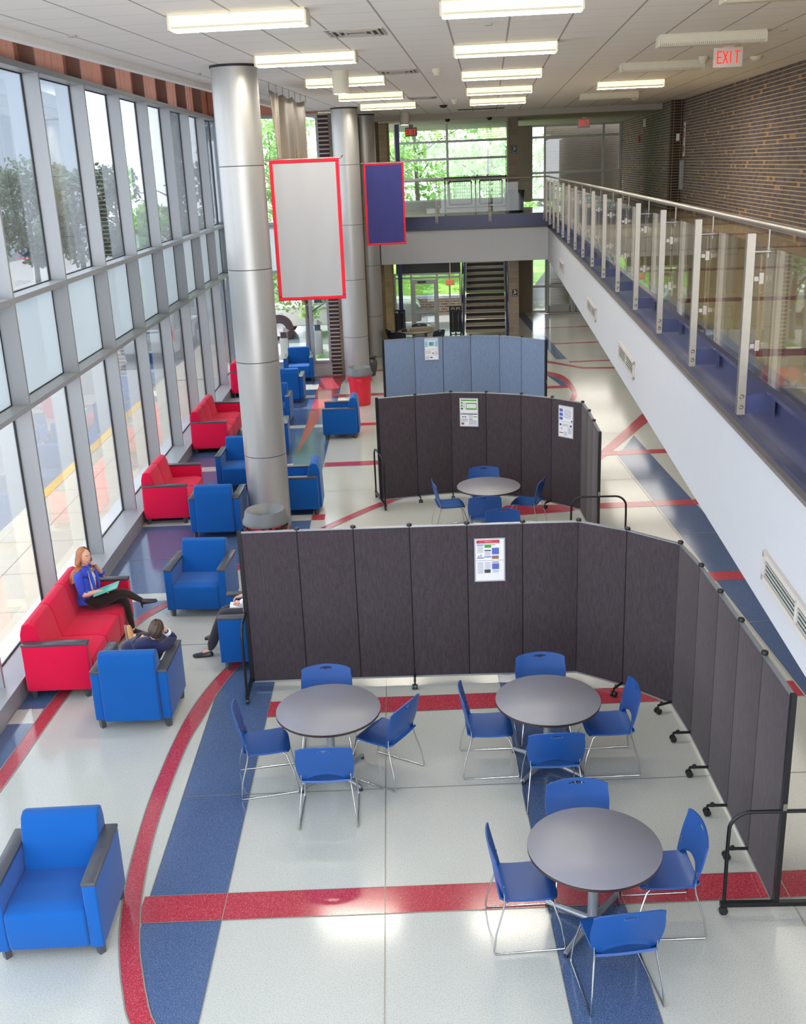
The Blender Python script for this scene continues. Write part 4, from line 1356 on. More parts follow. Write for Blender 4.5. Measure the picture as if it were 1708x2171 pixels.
def table(lab, x, y, r, top, rz, name='round_table'):
    t = thing(name, lab, 'table', (x, y, 0), rz, 'round cafe tables')
    MB().lathe([(0, .772), (r - .004, .772), (r, .768)], seg=64).lathe([(0, .74), (r - .01, .74)], seg=64).build('tabletop', top, t)
    MB().lathe([(r - .01, .74), (r, .744), (r, .768)], seg=64).build('edge_band', 'edge', t)
    MB().cyl((0, 0, .05), (0, 0, .74), .042, seg=20).lathe([(.042, .70), (.12, .73), (.12, .74), (0, .74)], seg=20).build('pedestal', 'table_metal', t)
    for k in range(4):
        a = pi / 4 + k * pi / 2
        m = MB(); m.tube([(0, 0, .075), (.2 * cos(a), .2 * sin(a), .06), (.43 * cos(a), .43 * sin(a), .04)], [.034, .028, .02], 8)
        l_ = m.build('base_leg', 'table_metal', t)
        MB().cyl((.42 * cos(a), .42 * sin(a), 0), (.42 * cos(a), .42 * sin(a), .032), .02, .014, 12).build('glide', 'black_plastic', l_)
    return t
table('grey round table before the near screen, closest to the armchairs', -.828, 9.33, .525, 'laminate', 0)
table('grey round table before the bend of the near screen', 1.378, 9.345, .525, 'laminate', .05)
table('grey round table closest to the arched end frame of the near screen', 1.397, 6.95, .525, 'laminate', .1)
table('grey round table inside the middle screen', 1.45, 16.72, .53, 'laminate', 0)
table('tan round table behind the far slate-blue screen', .63, 34.33, .58, 'tan_top', 0)
b0 = stack_chair('black chair behind the tan table near the exit door', .85, 34.95, pi + .2, 'plastic_navy', 'black chairs around the tan table', 'black_chair')
for x, y, rz, lab in ((.0, 34.3, -pi / 2 + .35, 'black chair between the tan table and the third column'), (1.22, 33.85, .75, 'black chair right of the tan table'), (.15, 33.72, -.35, 'black chair in front of the tan table, left of centre')):
    dup(b0, (x, y, 0), rz, lab)
tag(MB().rbox((0, 0, .06), (.80, .16, .12), .01, 2, 0, .12).build('long_box', 'tan_top', None, (.87, 34.35, .773)), 'long tan box lying on the tan table', 'box')
tag(MB().rbox((0, 0, .05), (.18, .12, .10), .01, 2).build('dark_box', 'plastic_navy', None, (.28, 34.28, .773)), 'small dark blue box on the left of the tan table', 'box')

# ================================================================ FOLDING SCREENS
def screen(name, pts, mat, lab, top=1.985, bot=.075, casters=(), ends=(True, True), grp='folding fabric screens'):
    t = thing(name, lab, 'screen', (pts[0][0], pts[0][1], 0), 0, grp)
    O = Vector((pts[0][0], pts[0][1], 0))
    P = [Vector((x, y, 0)) - O for x, y in pts]
    for a, b_ in zip(P, P[1:]):
        d = b_ - a; L_ = d.length; c = (a + b_) / 2; ang = atan2(d.y, d.x)
        MB().rbox((c.x, c.y, (top + bot) / 2), (L_ - .012, .032, top - bot - .02), .008, 2, 0, ang).build('panel', mat, t)
        MB().box((c.x, c.y, top - .006), (L_ - .01, .04, .012), 0, ang).build('edge_trim', 'table_metal', t)
        MB().box((c.x, c.y, bot), (L_ - .01, .038, .02), 0, ang).build('edge_trim', 'table_metal', t)
    for i, p in enumerate(P):
        m = MB(); m.cyl((p.x, p.y, bot), (p.x, p.y, top), .010, seg=8); m.build('hinge', 'black_metal', t)
        if 0 < i < len(P) - 1:
            MB().lathe([(0, 0), (.028, 0), (.032, .012), (.026, .03), (0, .036)], (p.x, p.y, top), 12).build('hinge_cap', 'black_plastic', t)
    for i, sd in casters:
        p = P[i]; d = (P[min(i + 1, len(P) - 1)] - P[max(i - 1, 0)]).normalized(); n = Vector((-d.y, d.x, 0)) * sd
        m = MB(); m.box((p + Vector((0, 0, .13))), (.03, .03, .12)); q = p + n * .20
        m.tube([p + Vector((0, 0, .10)), q + Vector((0, 0, .10))], .014, 6)
        m.tube([q + Vector((0, 0, .10)), q + Vector((0, 0, .05))], .01, 6)
        f = m.build('foot', 'black_metal', t)
        w_ = MB()
        for e in (-.02, .02):
            c = q + d * e
            w_.cyl(c - d * .012 + Vector((0, 0, .033)), c + d * .012 + Vector((0, 0, .033)), .033, seg=14)
        w_.cyl(q - n * .05 - d * .012 + Vector((0, 0, .11)), q - n * .05 + d * .012 + Vector((0, 0, .11)), .022, seg=12)
        w_.build('caster', 'black_plastic', f)
    for e, on in zip((0, -1), ends):
        p = P[e]; inner = P[1] if e == 0 else P[-2]
        d = (p - inner).normalized(); n = Vector((-d.y, d.x, 0))
        MB().box(p + d * .02 + Vector((0, 0, (top + .12) / 2)), (.05, .04, top - .10), 0, atan2(d.y, d.x)).build('end_post', 'black_metal', t)
        MB().box(p + d * .05 + Vector((0, 0, 1.02)), (.012, .03, .06), 0, atan2(d.y, d.x)).build('latch', 'steel', t)
        if not on: continue
        q = p + d * .03
        m = MB(); R_ = .42
        arc = [q + n * s_ + Vector((0, 0, z)) for s_, z in [(-R_, .08), (-R_, .70)]]
        for k in range(1, 8):
            a = pi - (pi / 2) * k / 8
            arc.append(q + n * (-R_ + .17 + .17 * cos(a)) + Vector((0, 0, .80 + .17 * sin(a))))
        arc += [q + n * (-R_ + .17) + Vector((0, 0, .97)), q + n * (R_ - .17) + Vector((0, 0, .97))]
        for k in range(1, 8):
            a = pi / 2 - (pi / 2) * k / 8
            arc.append(q + n * (R_ - .17 + .17 * cos(a)) + Vector((0, 0, .80 + .17 * sin(a))))
        arc += [q + n * R_ + Vector((0, 0, .70)), q + n * R_ + Vector((0, 0, .08))]
        m.tube(arc, .016, 8)
        m.box(q + Vector((0, 0, .10)), (2 * R_ + .06, .04, .04), 0, atan2(n.y, n.x))
        f = m.build('end_frame', 'black_metal', t)
        w_ = MB()
        for s_ in (-R_, R_):
            c = q + n * s_
            w_.cyl(c - d * .016 + Vector((0, 0, .036)), c + d * .016 + Vector((0, 0, .036)), .036, seg=14); w_.cyl(c + Vector((0, 0, .06)), c + Vector((0, 0, .10)), .012, seg=8)
        w_.build('caster', 'black_plastic', f)
    return t
NPT = [(-1.874, 11.341), (-1.23, 11.34), (-.582, 11.33), (.064, 11.316), (.724, 11.301), (1.361, 11.285), (1.999, 11.258), (2.48, 10.887), (2.935, 10.39), (2.965, 9.72), (2.953, 9.045), (2.94, 8.39), (2.922, 7.735), (2.901, 7.05)]
screen('folding_screen', NPT, 'screen', 'nearest and longest charcoal folding screen, wrapped around the lower tables', casters=((3, -1), (7, -1), (8, -1), (9, -1), (10, -1), (11, -1), (12, -1)))
MPT = [(-.373, 18.384), (.298, 18.53), (.95, 18.65), (1.58, 18.49), (2.184, 18.21), (2.677, 17.85), (3.12, 17.35), (3.11, 16.69), (3.06, 16.0), (3.02, 15.30)]
screen('folding_screen', MPT, 'screen', 'middle charcoal folding screen around the far grey table', casters=((1, -1), (2, -1), (5, -1)))
FPT = [(-.30, 24.97), (.43, 25.14), (1.12, 25.13), (1.795, 25.15), (2.48, 24.97), (2.96, 24.58), (3.435, 24.01)]
screen('folding_screen', FPT, 'screen_blue', 'slate-blue folding screen farthest back', casters=((2, -1), (4, -1)), ends=(False, False))

def poster(cx, cy, cz, wd, ht, ang, split, marks, lab):
    r = thing('poster', lab, 'poster', (cx, cy, cz), ang, 'posters on the folding screens')
    fr = MB().box((0, 0, 0), (wd, .006, ht)); fr.build('laminate', 'ink_grey', r)
    p = MB(); e = .016
    zs = -ht / 2 + ht * split
    p.mm((-wd / 2 + e, -.006, zs + .004), (wd / 2 - e, -.002, ht / 2 - e)); p.mm((-wd / 2 + e, -.006, -ht / 2 + e), (wd / 2 - e, -.002, zs - .004))
    p.build('sheet', 'paper', r)
    by = {}
    for x0, x1, y0, y1, mt in marks:
        by.setdefault(mt, MB()).mm((-wd / 2 + wd * x0, -.0085, -ht / 2 + ht * y0), (-wd / 2 + wd * x1, -.006, -ht / 2 + ht * y1))
    for mt, m in by.items(): m.build('printed_block', mt, r)
def lines(x0, x1, y0, y1, n, mt='ink_grey'):
    return [(x0, x1 - (.02 if k % 3 else .06) * (x1 - x0) * 2, y1 - (y1 - y0) * (k + .75) / n, y1 - (y1 - y0) * (k + .3) / n, mt) for k in range(n)]
mk = [(.07, .82, .885, .96, 'ink_red'), (.08, .17, .905, .94, 'ink_white'), (.32, .58, .925, .933, 'ink_white'), (.20, .76, .90, .905, 'ink_white'), (.08, .31, .845, .863, 'ink_blue'), (.33, .55, .785, .86, 'ink_green'), (.57, .68, .845, .86, 'ink_brown'), (.57, .80, .63, .78, 'ink_blue'),
      (.33, .54, .71, .735, 'ink_dark'), (.08, .31, .545, .565, 'ink_blue'), (.32, .55, .565, .585, 'ink_blue'), (.13, .155, .58, .61, 'ink_dark'), (.20, .225, .585, .63, 'ink_dark'), (.57, .79, .525, .60, 'ink_brown'),
      (.57, .79, .44, .46, 'ink_brown'), (.57, .80, .29, .42, 'ink_blue'), (.32, .52, .205, .285, 'ink_dark'), (.34, .38, .215, .275, 'ink_sky'), (.44, .49, .215, .25, 'ink_red')]
mk += lines(.09, .30, .67, .84, 8) + lines(.33, .54, .60, .70, 5) + lines(.09, .30, .19, .46, 11) + lines(.33, .54, .30, .46, 7) + lines(.58, .80, .21, .28, 4)
poster(.981, 11.272, 1.545, .355, .535, -.02, .49, mk, 'poster with a red heading on the nearest screen')
mk = [(.08, .92, .90, .95, 'ink_green'), (.08, .18, .80, .87, 'ink_green'), (.08, .18, .70, .77, 'ink_green'), (.08, .18, .60, .67, 'ink_dark'), (.35, .92, .60, .84, 'ink_green'), (.38, .89, .65, .80, 'ink_white'), (.06, .94, .43, .46, 'ink_dark'), (.14, .21, .33, .37, 'ink_dark'), (.27, .34, .33, .37, 'ink_dark'), (.08, .24, .07, .15, 'ink_brown'), (.5, .7, .25, .27, 'ink_red'), (.74, .92, .34, .37, 'ink_green')]
mk += lines(.20, .33, .62, .86, 6) + lines(.08, .45, .18, .30, 6) + lines(.5, .93, .07, .24, 8) + lines(.5, .72, .29, .42, 5)
poster(1.27, 18.535, 1.62, .345, .53, -.25, .49, mk, 'poster with green blocks on the middle screen')
mk = [(.08, .92, .93, .945, 'ink_grey'), (.08, .30, .80, .90, 'ink_blue'), (.08, .30, .67, .77, 'ink_blue'), (.08, .30, .55, .64, 'ink_blue'), (.86, .94, .52, .57, 'ink_dark'), (.10, .22, .37, .43, 'ink_dark'), (.78, .90, .36, .42, 'ink_dark'), (.18, .28, .26, .31, 'ink_grey'), (.08, .34, .13, .16, 'ink_brown')]
mk += lines(.36, .9, .62, .90, 8) + lines(.65, .92, .14, .34, 8) + lines(.28, .7, .36, .44, 3) + lines(.40, .60, .06, .2, 5)
poster(2.88, 17.595, 1.60, .33, .565, -.845, .50, mk, 'poster with three blue squares on the right of the middle screen')
mk = [(.05, .95, .90, .95, 'ink_sky'), (.06, .24, .60, .86, 'ink_sky'), (.30, .70, .64, .84, 'ink_sky'), (.38, .62, .68, .80, 'ink_green'), (.76, .94, .60, .86, 'ink_sky'), (.56, .64, .28, .34, 'ink_dark'), (.4, .56, .10, .15, 'ink_dark')]
mk += lines(.08, .5, .30, .44, 5) + lines(.7, .94, .22, .40, 6) + lines(.06, .36, .05, .2, 4)
poster(.845, 25.105, 1.70, .345, .535, .03, .49, mk, 'poster with pale blue blocks on the slate-blue screen')

# ================================================================ PEOPLE
def skin_body(joints, bones, mats, levels=2):
    """joints: name -> (pos, radius); bones: (a, b, material index). One continuous skinned surface."""
    names = list(joints)
    ix = {n: i for i, n in enumerate(names)}
    me = bpy.data.meshes.new('tmp')
    me.from_pydata([joints[n][0] for n in names], [(ix[a], ix[b]) for a, b, _ in bones], [])
    o = bpy.data.objects.new('tmp', me); COL.objects.link(o)
    md = o.modifiers.new('s', 'SKIN'); md.use_smooth_shade = True
    for i, n in enumerate(names):
        r = joints[n][1]; r = r if isinstance(r, tuple) else (r, r)
        me.skin_vertices[0].data[i].radius = r
        me.skin_vertices[0].data[i].use_root = (i == 0)
    sb = o.modifiers.new('d', 'SUBSURF'); sb.levels = levels; sb.render_levels = levels
    dg = bpy.context.evaluated_depsgraph_get()
    ev = o.evaluated_get(dg)
    res = bpy.data.meshes.new_from_object(ev)
    bpy.data.objects.remove(o); bpy.data.meshes.remove(me)
    res.materials.clear()
    for m in mats: res.materials.append(M[m])
    segs = [(Vector(joints[a][0]), Vector(joints[b][0]), joints[a][1], joints[b][1], mi) for a, b, mi in bones]
    mx = lambda r: max(r) if isinstance(r, tuple) else r
    for p in res.polygons:
        c = p.center; best = None
        for a, b, ra, rb, mi in segs:
            d = b - a; t = max(0, min(1, (c - a).dot(d) / max(1e-9, d.length_squared)))
            r = mx(ra) + (mx(rb) - mx(ra)) * t
            q = (c - (a + d * t)).length / r
            if best is None or q < best[0]: best = (q, mi)
        p.material_index = best[1]; p.use_smooth = True
    return res
def add_hand(J, B, key, wrist, direction, palm_n, curl, mi, side=1, s=1.0):
    """palm and five separate fingers growing from the wrist joint"""
    w_ = Vector(wrist); d = Vector(direction).normalized(); n = Vector(palm_n); n = (n - d * n.dot(d)).normalized(); x = d.cross(n) * side
    J[key + 'palm'] = (w_ + d * .045 * s, (.026 * s, .016 * s)); B.append((key, key + 'palm', mi))
    J[key + 'kn'] = (w_ + d * .085 * s, (.032 * s, .013 * s)); B.append((key + 'palm', key + 'kn', mi))
    for f, (off, L_) in enumerate(((-.027, .062), (-.009, .072), (.009, .068), (.026, .052))):
        a = w_ + d * .095 * s + x * off * s
        b = a + (d * cos(curl) + n * sin(curl)) * L_ * .5 * s
        c = b + (d * cos(curl * 2.1) + n * sin(curl * 2.1)) * L_ * .5 * s
        for k, (p, r) in enumerate(((a, .0085), (b, .008), (c, .0065))):
            J['%sf%d%d' % (key, f, k)] = (p, r * s)
        B.append((key + 'kn', '%sf%d0' % (key, f), mi)); B.append(('%sf%d0' % (key, f), '%sf%d1' % (key, f), mi)); B.append(('%sf%d1' % (key, f), '%sf%d2' % (key, f), mi))
    t0 = w_ + d * .04 * s - x * .035 * s + n * .008 * s
    t1 = w_ + d * .075 * s - x * .05 * s + n * .022 * s
    J[key + 't0'] = (t0, .010 * s); J[key + 't1'] = (t1, .008 * s)
    B.append((key + 'palm', key + 't0', mi)); B.append((key + 't0', key + 't1', mi))
def frame_from(fwd, up):
    f = Vector(fwd).normalized(); u = Vector(up); u = (u - f * u.dot(f)).normalized(); r = f.cross(u)
    return Matrix((r, f, u)).transposed()
def head_mesh(c, R, s=1.0):
    """egg-shaped head with brow, eye sockets, nose, chin and ears; R columns = right, forward, up"""
    m = MB(); vs, fs = [], []
    seg, ring = 28, 22
    for i in range(ring + 1):
        th = pi * i / ring
        for k in range(seg):
            a = 2 * pi * k / seg
            x, y, z = sin(th) * cos(a), sin(th) * sin(a), cos(th)
            X, Y, Z = x * .072, y * .094, z * .112
            if z < -.1:
                t = min(1, (-z - .1) / .9); X *= 1 - .30 * t; Y = Y * (1 - .12 * t) + .014 * t
            if y > .3:
                f = (y - .3) / .7
                fx = abs(x)
                Y += .020 * f * math.exp(-(x / .16) ** 2) * math.exp(-((z + .12) / .22) ** 2)          # nose
                Y -= .010 * f * math.exp(-((fx - .42) / .2) ** 2) * math.exp(-((z - .10) / .14) ** 2)  # sockets
                Y += .006 * f * math.exp(-((z - .30) / .14) ** 2)                                    # brow
                Y += .010 * f * math.exp(-(x / .3) ** 2) * math.exp(-((z + .82) / .18) ** 2)           # chin
                Y += .005 * f * math.exp(-(x / .28) ** 2) * math.exp(-((z + .48) / .10) ** 2)          # lips
            vs.append(Vector(c) + R @ Vector((X * s, Y * s, Z * s)))
    for i in range(ring):
        for k in range(seg):
            fs.append((i * seg + k, (i + 1) * seg + k, (i + 1) * seg + (k + 1) % seg, i * seg + (k + 1) % seg))
    m.add(vs, fs, 0, True)
    for e in (-1, 1):
        m.ell(Vector(c) + R @ Vector((e * .073 * s, -.008 * s, -.005 * s)), (.010 * s, .018 * s, .030 * s), 10, 8, 0, R)
    return m
def face_bits(root, c, R, s=1.0, smile=True):
    e = MB()
    for k in (-1, 1): e.ell(Vector(c) + R @ Vector((k * .030 * s, .082 * s, .012 * s)), (.011 * s, .006 * s, .0065 * s), 10, 8, 0, R)
    e.build('eye', 'ink_white', root)
    e = MB()
    for k in (-1, 1):
        e.ell(Vector(c) + R @ Vector((k * .030 * s, .0875 * s, .012 * s)), (.005 * s, .003 * s, .0055 * s), 8, 6, 0, R)
    e.build('iris', 'ink_dark', root)
    e = MB()
    for k in (-1, 1): e.tube([Vector(c) + R @ Vector((k * x * s, y * s, z * s)) for x, y, z in ((.014, .094, .032), (.030, .093, .037), (.046, .080, .031))], .0028 * s, 6)
    e.build('eyebrow', 'hair_dark', root)
    e = MB(); e.tube([Vector(c) + R @ Vector((x * s, y * s, z * s)) for x, y, z in ((-.026, .082, -.046), (-.014, .094, -.053), (0, .098, -.055), (.014, .094, -.053), (.026, .082, -.046))], [.003 * s, .005 * s, .0055 * s, .005 * s, .003 * s], 6)
    e.build('lip', 'lip', root)
    if smile:
        e = MB(); e.tube([Vector(c) + R @ Vector((x * s, y * s, z * s)) for x, y, z in ((-.016, .096, -.0515), (0, .1025, -.0535), (.016, .096, -.0515))], .0026 * s, 6)
        e.build('teeth', 'ink_white', root)
def merge(me, extra, mi):
    """join an MB into a mesh datablock so the body stays one mesh"""
    b = bmesh.new(); b.from_mesh(me)
    vs = [b.verts.new(v) for v in extra.v]
    for f in extra.f:
        q = b.faces.new([vs[i] for i in f]); q.material_index = mi; q.smooth = True
    b.to_mesh(me); b.free()
def shoe(root, heel, toe, up, mat, heel_h=0.0, w_=.038, name='shoe', sole=None):
    h, t = Vector(heel), Vector(toe); d = (t - h); L_ = d.length; R = frame_from(d, up)
    m = MB(); vs, fs = [], []
    n, sg = 20, 14
    for i in range(n + 1):
        q = i / n
        e = max(0.0, 1 - abs(2 * q - 1) ** 5) ** .5
        ww = w_ * (.78 + .26 * sin(pi * min(1, max(0, (q - .1) / .9)) * .9)) * (e * .97 + .03)
        top = (.062 - .030 * min(1, q / .75)) * (e * .8 + .2)
        for k in range(sg):
            a = 2 * pi * k / sg
            z = sin(a)
            z = z * top if z > 0 else max(z, -.6) * .030 * (e * .8 + .2)
            vs.append(h + R @ Vector((cos(a) * ww, q * L_, .020 + z)))
    for i in range(n):
        for k in range(sg):
            fs.append((i * sg + k, i * sg + (k + 1) % sg, (i + 1) * sg + (k + 1) % sg, (i + 1) * sg + k))
    m.add(vs, fs, 0, True); m.add(vs[:sg], [tuple(range(sg))[::-1]]); m.add(vs[-sg:], [tuple(range(sg))])
    if heel_h:
        m.cyl(h + R @ Vector((0, .018, .01)), h + R @ Vector((0, .010, -heel_h)), .020, .007, 10)
    o = m.build(name, mat, root)
    if sole:
        MB().box(h + R @ Vector((0, L_ / 2, -.006)), (w_ * 1.7, L_ * 1.02, .022), 0, 0, 0, 0)
    return o

# ---- the woman on the sofa
wr = thing('person', 'woman in a blue blazer on the red sofa, legs crossed, hand to her face', 'person', (-4.22, 12.85, .50))
O = Vector((-4.22, 12.85, .50))
def V3(x, y, z): return Vector((x, y, z)) - O
J = {'pelvis': (V3(-4.20, 12.84, .60), (.135, .115)), 'waist': (V3(-4.24, 12.85, .76), (.115, .095)), 'chest': (V3(-4.245, 12.88, .92), (.135, .10)), 'collar': (V3(-4.25, 12.91, 1.0), (.075, .055)), 'neck': (V3(-4.245, 12.915, 1.075), .042), 'skull': (V3(-4.232, 12.915, 1.125), .05),
     'shN': (V3(-4.285, 12.715, .99), .058), 'elN': (V3(-4.235, 12.655, .735), .046), 'wrN': (V3(-4.045, 12.72, .765), .029),
     'shF': (V3(-4.215, 13.075, .98), .058), 'elF': (V3(-4.085, 13.215, .79), .046), 'wrF': (V3(-4.125, 13.09, .955), .028),
     'hipN': (V3(-4.14, 12.76, .575), .105), 'knN': (V3(-3.73, 12.80, .715), .066), 'anN': (V3(-3.50, 12.80, .575), .036),
     'hipF': (V3(-4.14, 12.95, .575), .105), 'knF': (V3(-3.76, 12.94, .545), .068), 'anF': (V3(-3.715, 12.95, .13), .037),
     'anN2': (V3(-3.46, 12.795, .555), .026), 'ftN': (V3(-3.36, 12.78, .565), .022), 'anF2': (V3(-3.70, 12.95, .085), .027), 'ftF': (V3(-3.60, 12.93, .04), .022)}
B = [('pelvis', 'waist', 1), ('waist', 'chest', 1), ('chest', 'collar', 1), ('collar', 'neck', 0), ('neck', 'skull', 0),
     ('collar', 'shN', 1), ('shN', 'elN', 1), ('elN', 'wrN', 0), ('collar', 'shF', 1), ('shF', 'elF', 1), ('elF', 'wrF', 0),
     ('pelvis', 'hipN', 2), ('hipN', 'knN', 2), ('knN', 'anN', 2), ('pelvis', 'hipF', 2), ('hipF', 'knF', 2), ('knF', 'anF', 2), ('anN', 'anN2', 0), ('anN2', 'ftN', 0), ('anF', 'anF2', 0), ('anF2', 'ftF', 0)]
add_hand(J, B, 'wrN', J['wrN'][0], (1, .12, .10), (.1, 0, -1), .5, 0, 1, .95)
add_hand(J, B, 'wrF', J['wrF'][0], (-.12, -.45, .85), (-.5, -.8, -.2), .75, 0, 1, .95)
me = skin_body(J, B, ['skin', 'blazer', 'trousers'])
hc = V3(-4.222, 12.905, 1.195); HR = frame_from((.84, -.52, -.06), (.05, .02, 1))
merge(me, head_mesh(hc, HR, 1.06), 0)
body = bpy.data.objects.new('body', me); COL.objects.link(body); body.parent = wr
face_bits(body, hc, HR, 1.06)
# blouse front, lapels, cuffs, necklace
m = MB(); vs, fs = [], []
for j in range(9):
    t = j / 8
    c = V3(-4.115 + .02 * sin(pi * t) - .025 * t, 12.86 + .055 * t, .70 + .31 * t)
    for i in range(7):
        s_ = -1 + 2 * i / 6
        ww = .055 + .03 * sin(pi * t * .8)
        vs.append(c + Vector((-.035 * s_ * s_, s_ * ww, 0)))
for j in range(8):
    for i in range(6):
        a = j * 7 + i; fs.append((a, a + 1, a + 8, a + 7))
m.add(vs, fs, 0, True); o = m.build('blouse', 'blouse', wr); md = o.modifiers.new('t', 'SOLIDIFY'); md.thickness = .03; md.offset = -1
m = MB()
m.tube([V3(-4.15, 12.83, 1.02), V3(-4.12, 12.80, .90), V3(-4.095, 12.80, .76), V3(-4.10, 12.78, .64)], [.018, .024, .022, .016], 8)
m.tube([V3(-4.14, 12.98, 1.00), V3(-4.10, 12.965, .90), V3(-4.085, 12.94, .78), V3(-4.11, 12.94, .68)], [.018, .024, .022, .016], 8)
vs, fs = [], []
for i in range(5):
    t = i / 4
    for k in range(25):
        a = radians(50) + radians(260) * k / 24
        vs.append(V3(-4.215 + (.125 + .045 * t) * cos(a), 12.845 + (.115 + .035 * t) * sin(a), .74 - .17 * t + .015 * t * sin(3 * a)))
for i in range(4):
    for k in range(24):
        fs.append((i * 25 + k, i * 25 + k + 1, (i + 1) * 25 + k + 1, (i + 1) * 25 + k))
m.add(vs, fs, 0, True)
m.build('blazer_lapel', 'blazer', wr)
m = MB(); m.tube([V3(-4.19, 12.70, .748), V3(-4.15, 12.69, .752)], [.050, .043], 12); m.tube([V3(-4.098, 13.175, .845), V3(-4.104, 13.155, .875)], [.045, .040], 12); m.each('cuff', 'blazer', wr)
m = MB()
for k in range(15):
    a = pi * k / 14; m.ell(V3(-4.155 + .035 * sin(a), 12.915 + .045 * cos(a), 1.035 - .045 * sin(a)), (.009, .009, .009), 8, 6)
m.build('necklace', 'gold', wr)
# hair: cap plus long locks down both sides
hr = MB(); vs, fs = [], []
for i in range(17):
    th = pi * .66 * i / 16
    gap = radians(14 + 52 * min(1, max(0, (th - .35) / .75)))
    for k in range(33):
        a = radians(90) + gap + (2 * pi - 2 * gap) * k / 32
        x, y, z = sin(th) * cos(a), sin(th) * sin(a), cos(th)
        b_ = 1 + .012 * sin(31 * a)
        vs.append(hc + HR @ Vector((x * .089 * b_, y * .111 * b_ - .006, z * .131 + .004)))
for i in range(16):
    for k in range(32):
        fs.append((i * 33 + k, i * 33 + k + 1, (i + 1) * 33 + k + 1, (i + 1) * 33 + k))
hr.add(vs, fs, 0, True)
rnd = random.Random(11)
def lock(pts, r): hr.tube(smooth_path(pts, 5), smooth_radii(r, 5), 10)
for q_ in range(16):
    t = q_ / 15; a = radians(168 + 152 * t)            # round the back of the head, near side to far side
    p0 = hc + HR @ Vector((cos(a) * .066, sin(a) * .083, .05)); p1 = hc + HR @ Vector((cos(a) * .083, sin(a) * .10, -.02)); p2 = hc + HR @ Vector((cos(a) * .084, sin(a) * .105 - .008, -.095))
    p3 = V3(-4.36 + .04 * t, 12.80 + .15 * t, 1.00 + rnd.uniform(-.02, .02)); p4 = V3(-4.40 + .03 * t, 12.76 + .20 * t, .87 + rnd.uniform(-.03, .03))
    lock([p0, p1, p2, p3, p4], [.012, .018, .020, .020, .006])
for q_ in range(6):                                    # far side falls over the shoulder to the front
    t = q_ / 5
    p0 = hc + HR @ Vector((.066, .015 - .03 * t, .05)); p1 = hc + HR @ Vector((.080, .010 - .04 * t, -.03)); p2 = hc + HR @ Vector((.082, .0 - .05 * t, -.11))
    lock([p0, p1, p2, V3(-4.15 - .03 * t, 13.0 + .03 * t, .96), V3(-4.09 - .03 * t, 13.02 + .03 * t, .82 + rnd.uniform(-.03, .02))], [.012, .017, .018, .018, .006])
for q_ in range(6):                                    # near side
    t = q_ / 5
    p0 = hc + HR @ Vector((-.066, .018 - .03 * t, .05)); p1 = hc + HR @ Vector((-.081, .010 - .04 * t, -.03)); p2 = hc + HR @ Vector((-.084, -.01 - .05 * t, -.10))
    lock([p0, p1, p2, V3(-4.29 - .04 * t, 12.77 - .01 * t, 1.03), V3(-4.31 - .05 * t, 12.70, .91 + rnd.uniform(-.03, .03))], [.012, .018, .019, .018, .006])
hr.build('hair', 'hair_auburn', wr)
shoe(wr, V3(-3.525, 12.80, .525), V3(-3.285, 12.765, .565), (-.25, 0, 1), 'shoe_black', .05, name='high_heel')
shoe(wr, V3(-3.745, 12.955, .055), V3(-3.525, 12.92, .01), (.1, 0, 1), 'shoe_black', .05, name='high_heel')
fo = tag(MB().rbox((0, 0, 0), (.33, .24, .014), .003, 2, 0, .12, 0, -.30).build('folder', 'teal', None, (-3.93, 12.735, .79)), "thin teal folder lying on the woman's lap", 'folder')

# ---- the man seen from behind
mr = thing('person', 'man in a navy jacket slouching in the blue armchair, seen from behind', 'person', (-3.08, 10.95, .48))
O = Vector((-3.08, 10.95, .48))
J = {'pelvis': (V3(-3.09, 11.0, .575), (.15, .12)), 'waist': (V3(-3.08, 10.93, .67), (.15, .11)), 'chest': (V3(-3.04, 10.90, .765), (.165, .115)), 'collar': (V3(-2.99, 10.91, .83), (.10, .08)), 'neck': (V3(-2.94, 10.93, .86), .052), 'skull': (V3(-2.90, 10.95, .90), .055),
     'shL': (V3(-3.22, 10.97, .79), .070), 'elL': (V3(-3.33, 11.15, .66), .055), 'wrL': (V3(-3.20, 11.33, .68), .032),
     'shR': (V3(-2.84, 10.92, .755), .072), 'elR': (V3(-2.735, 11.18, .775), .055), 'wrR': (V3(-2.80, 11.08, .90), .033),
     'hipL': (V3(-3.19, 11.05, .56), .105), 'knL': (V3(-3.28, 11.42, .565), .072), 'anL': (V3(-3.27, 11.50, .14), .042),
     'hipR': (V3(-2.99, 11.05, .565), .105), 'knR': (V3(-2.92, 11.42, .68), .074), 'anR': (V3(-3.25, 11.50, .655), .045),
     'ftL': (V3(-3.28, 11.55, .07), .03), 'ftR': (V3(-3.36, 11.48, .64), .03)}
B = [('pelvis', 'waist', 1), ('waist', 'chest', 1), ('chest', 'collar', 1), ('collar', 'neck', 0), ('neck', 'skull', 0), ('collar', 'shL', 1), ('shL', 'elL', 1), ('elL', 'wrL', 1), ('collar', 'shR', 1), ('shR', 'elR', 1), ('elR', 'wrR', 1),
     ('pelvis', 'hipL', 2), ('hipL', 'knL', 2), ('knL', 'anL', 2), ('pelvis', 'hipR', 2), ('hipR', 'knR', 2), ('knR', 'anR', 2), ('anL', 'ftL', 0), ('anR', 'ftR', 0)]
add_hand(J, B, 'wrL', J['wrL'][0], (.4, .8, .1), (0, .1, -1), .5, 0, 1)
add_hand(J, B, 'wrR', J['wrR'][0], (-.35, -.25, .85), (-.8, -.3, 0), .6, 0, -1)
me = skin_body(J, B, ['skin', 'navy_suit', 'slacks'])
hc = V3(-2.885, 10.975, .965); HR = frame_from((.12, .95, -.12), (.16, .05, 1))
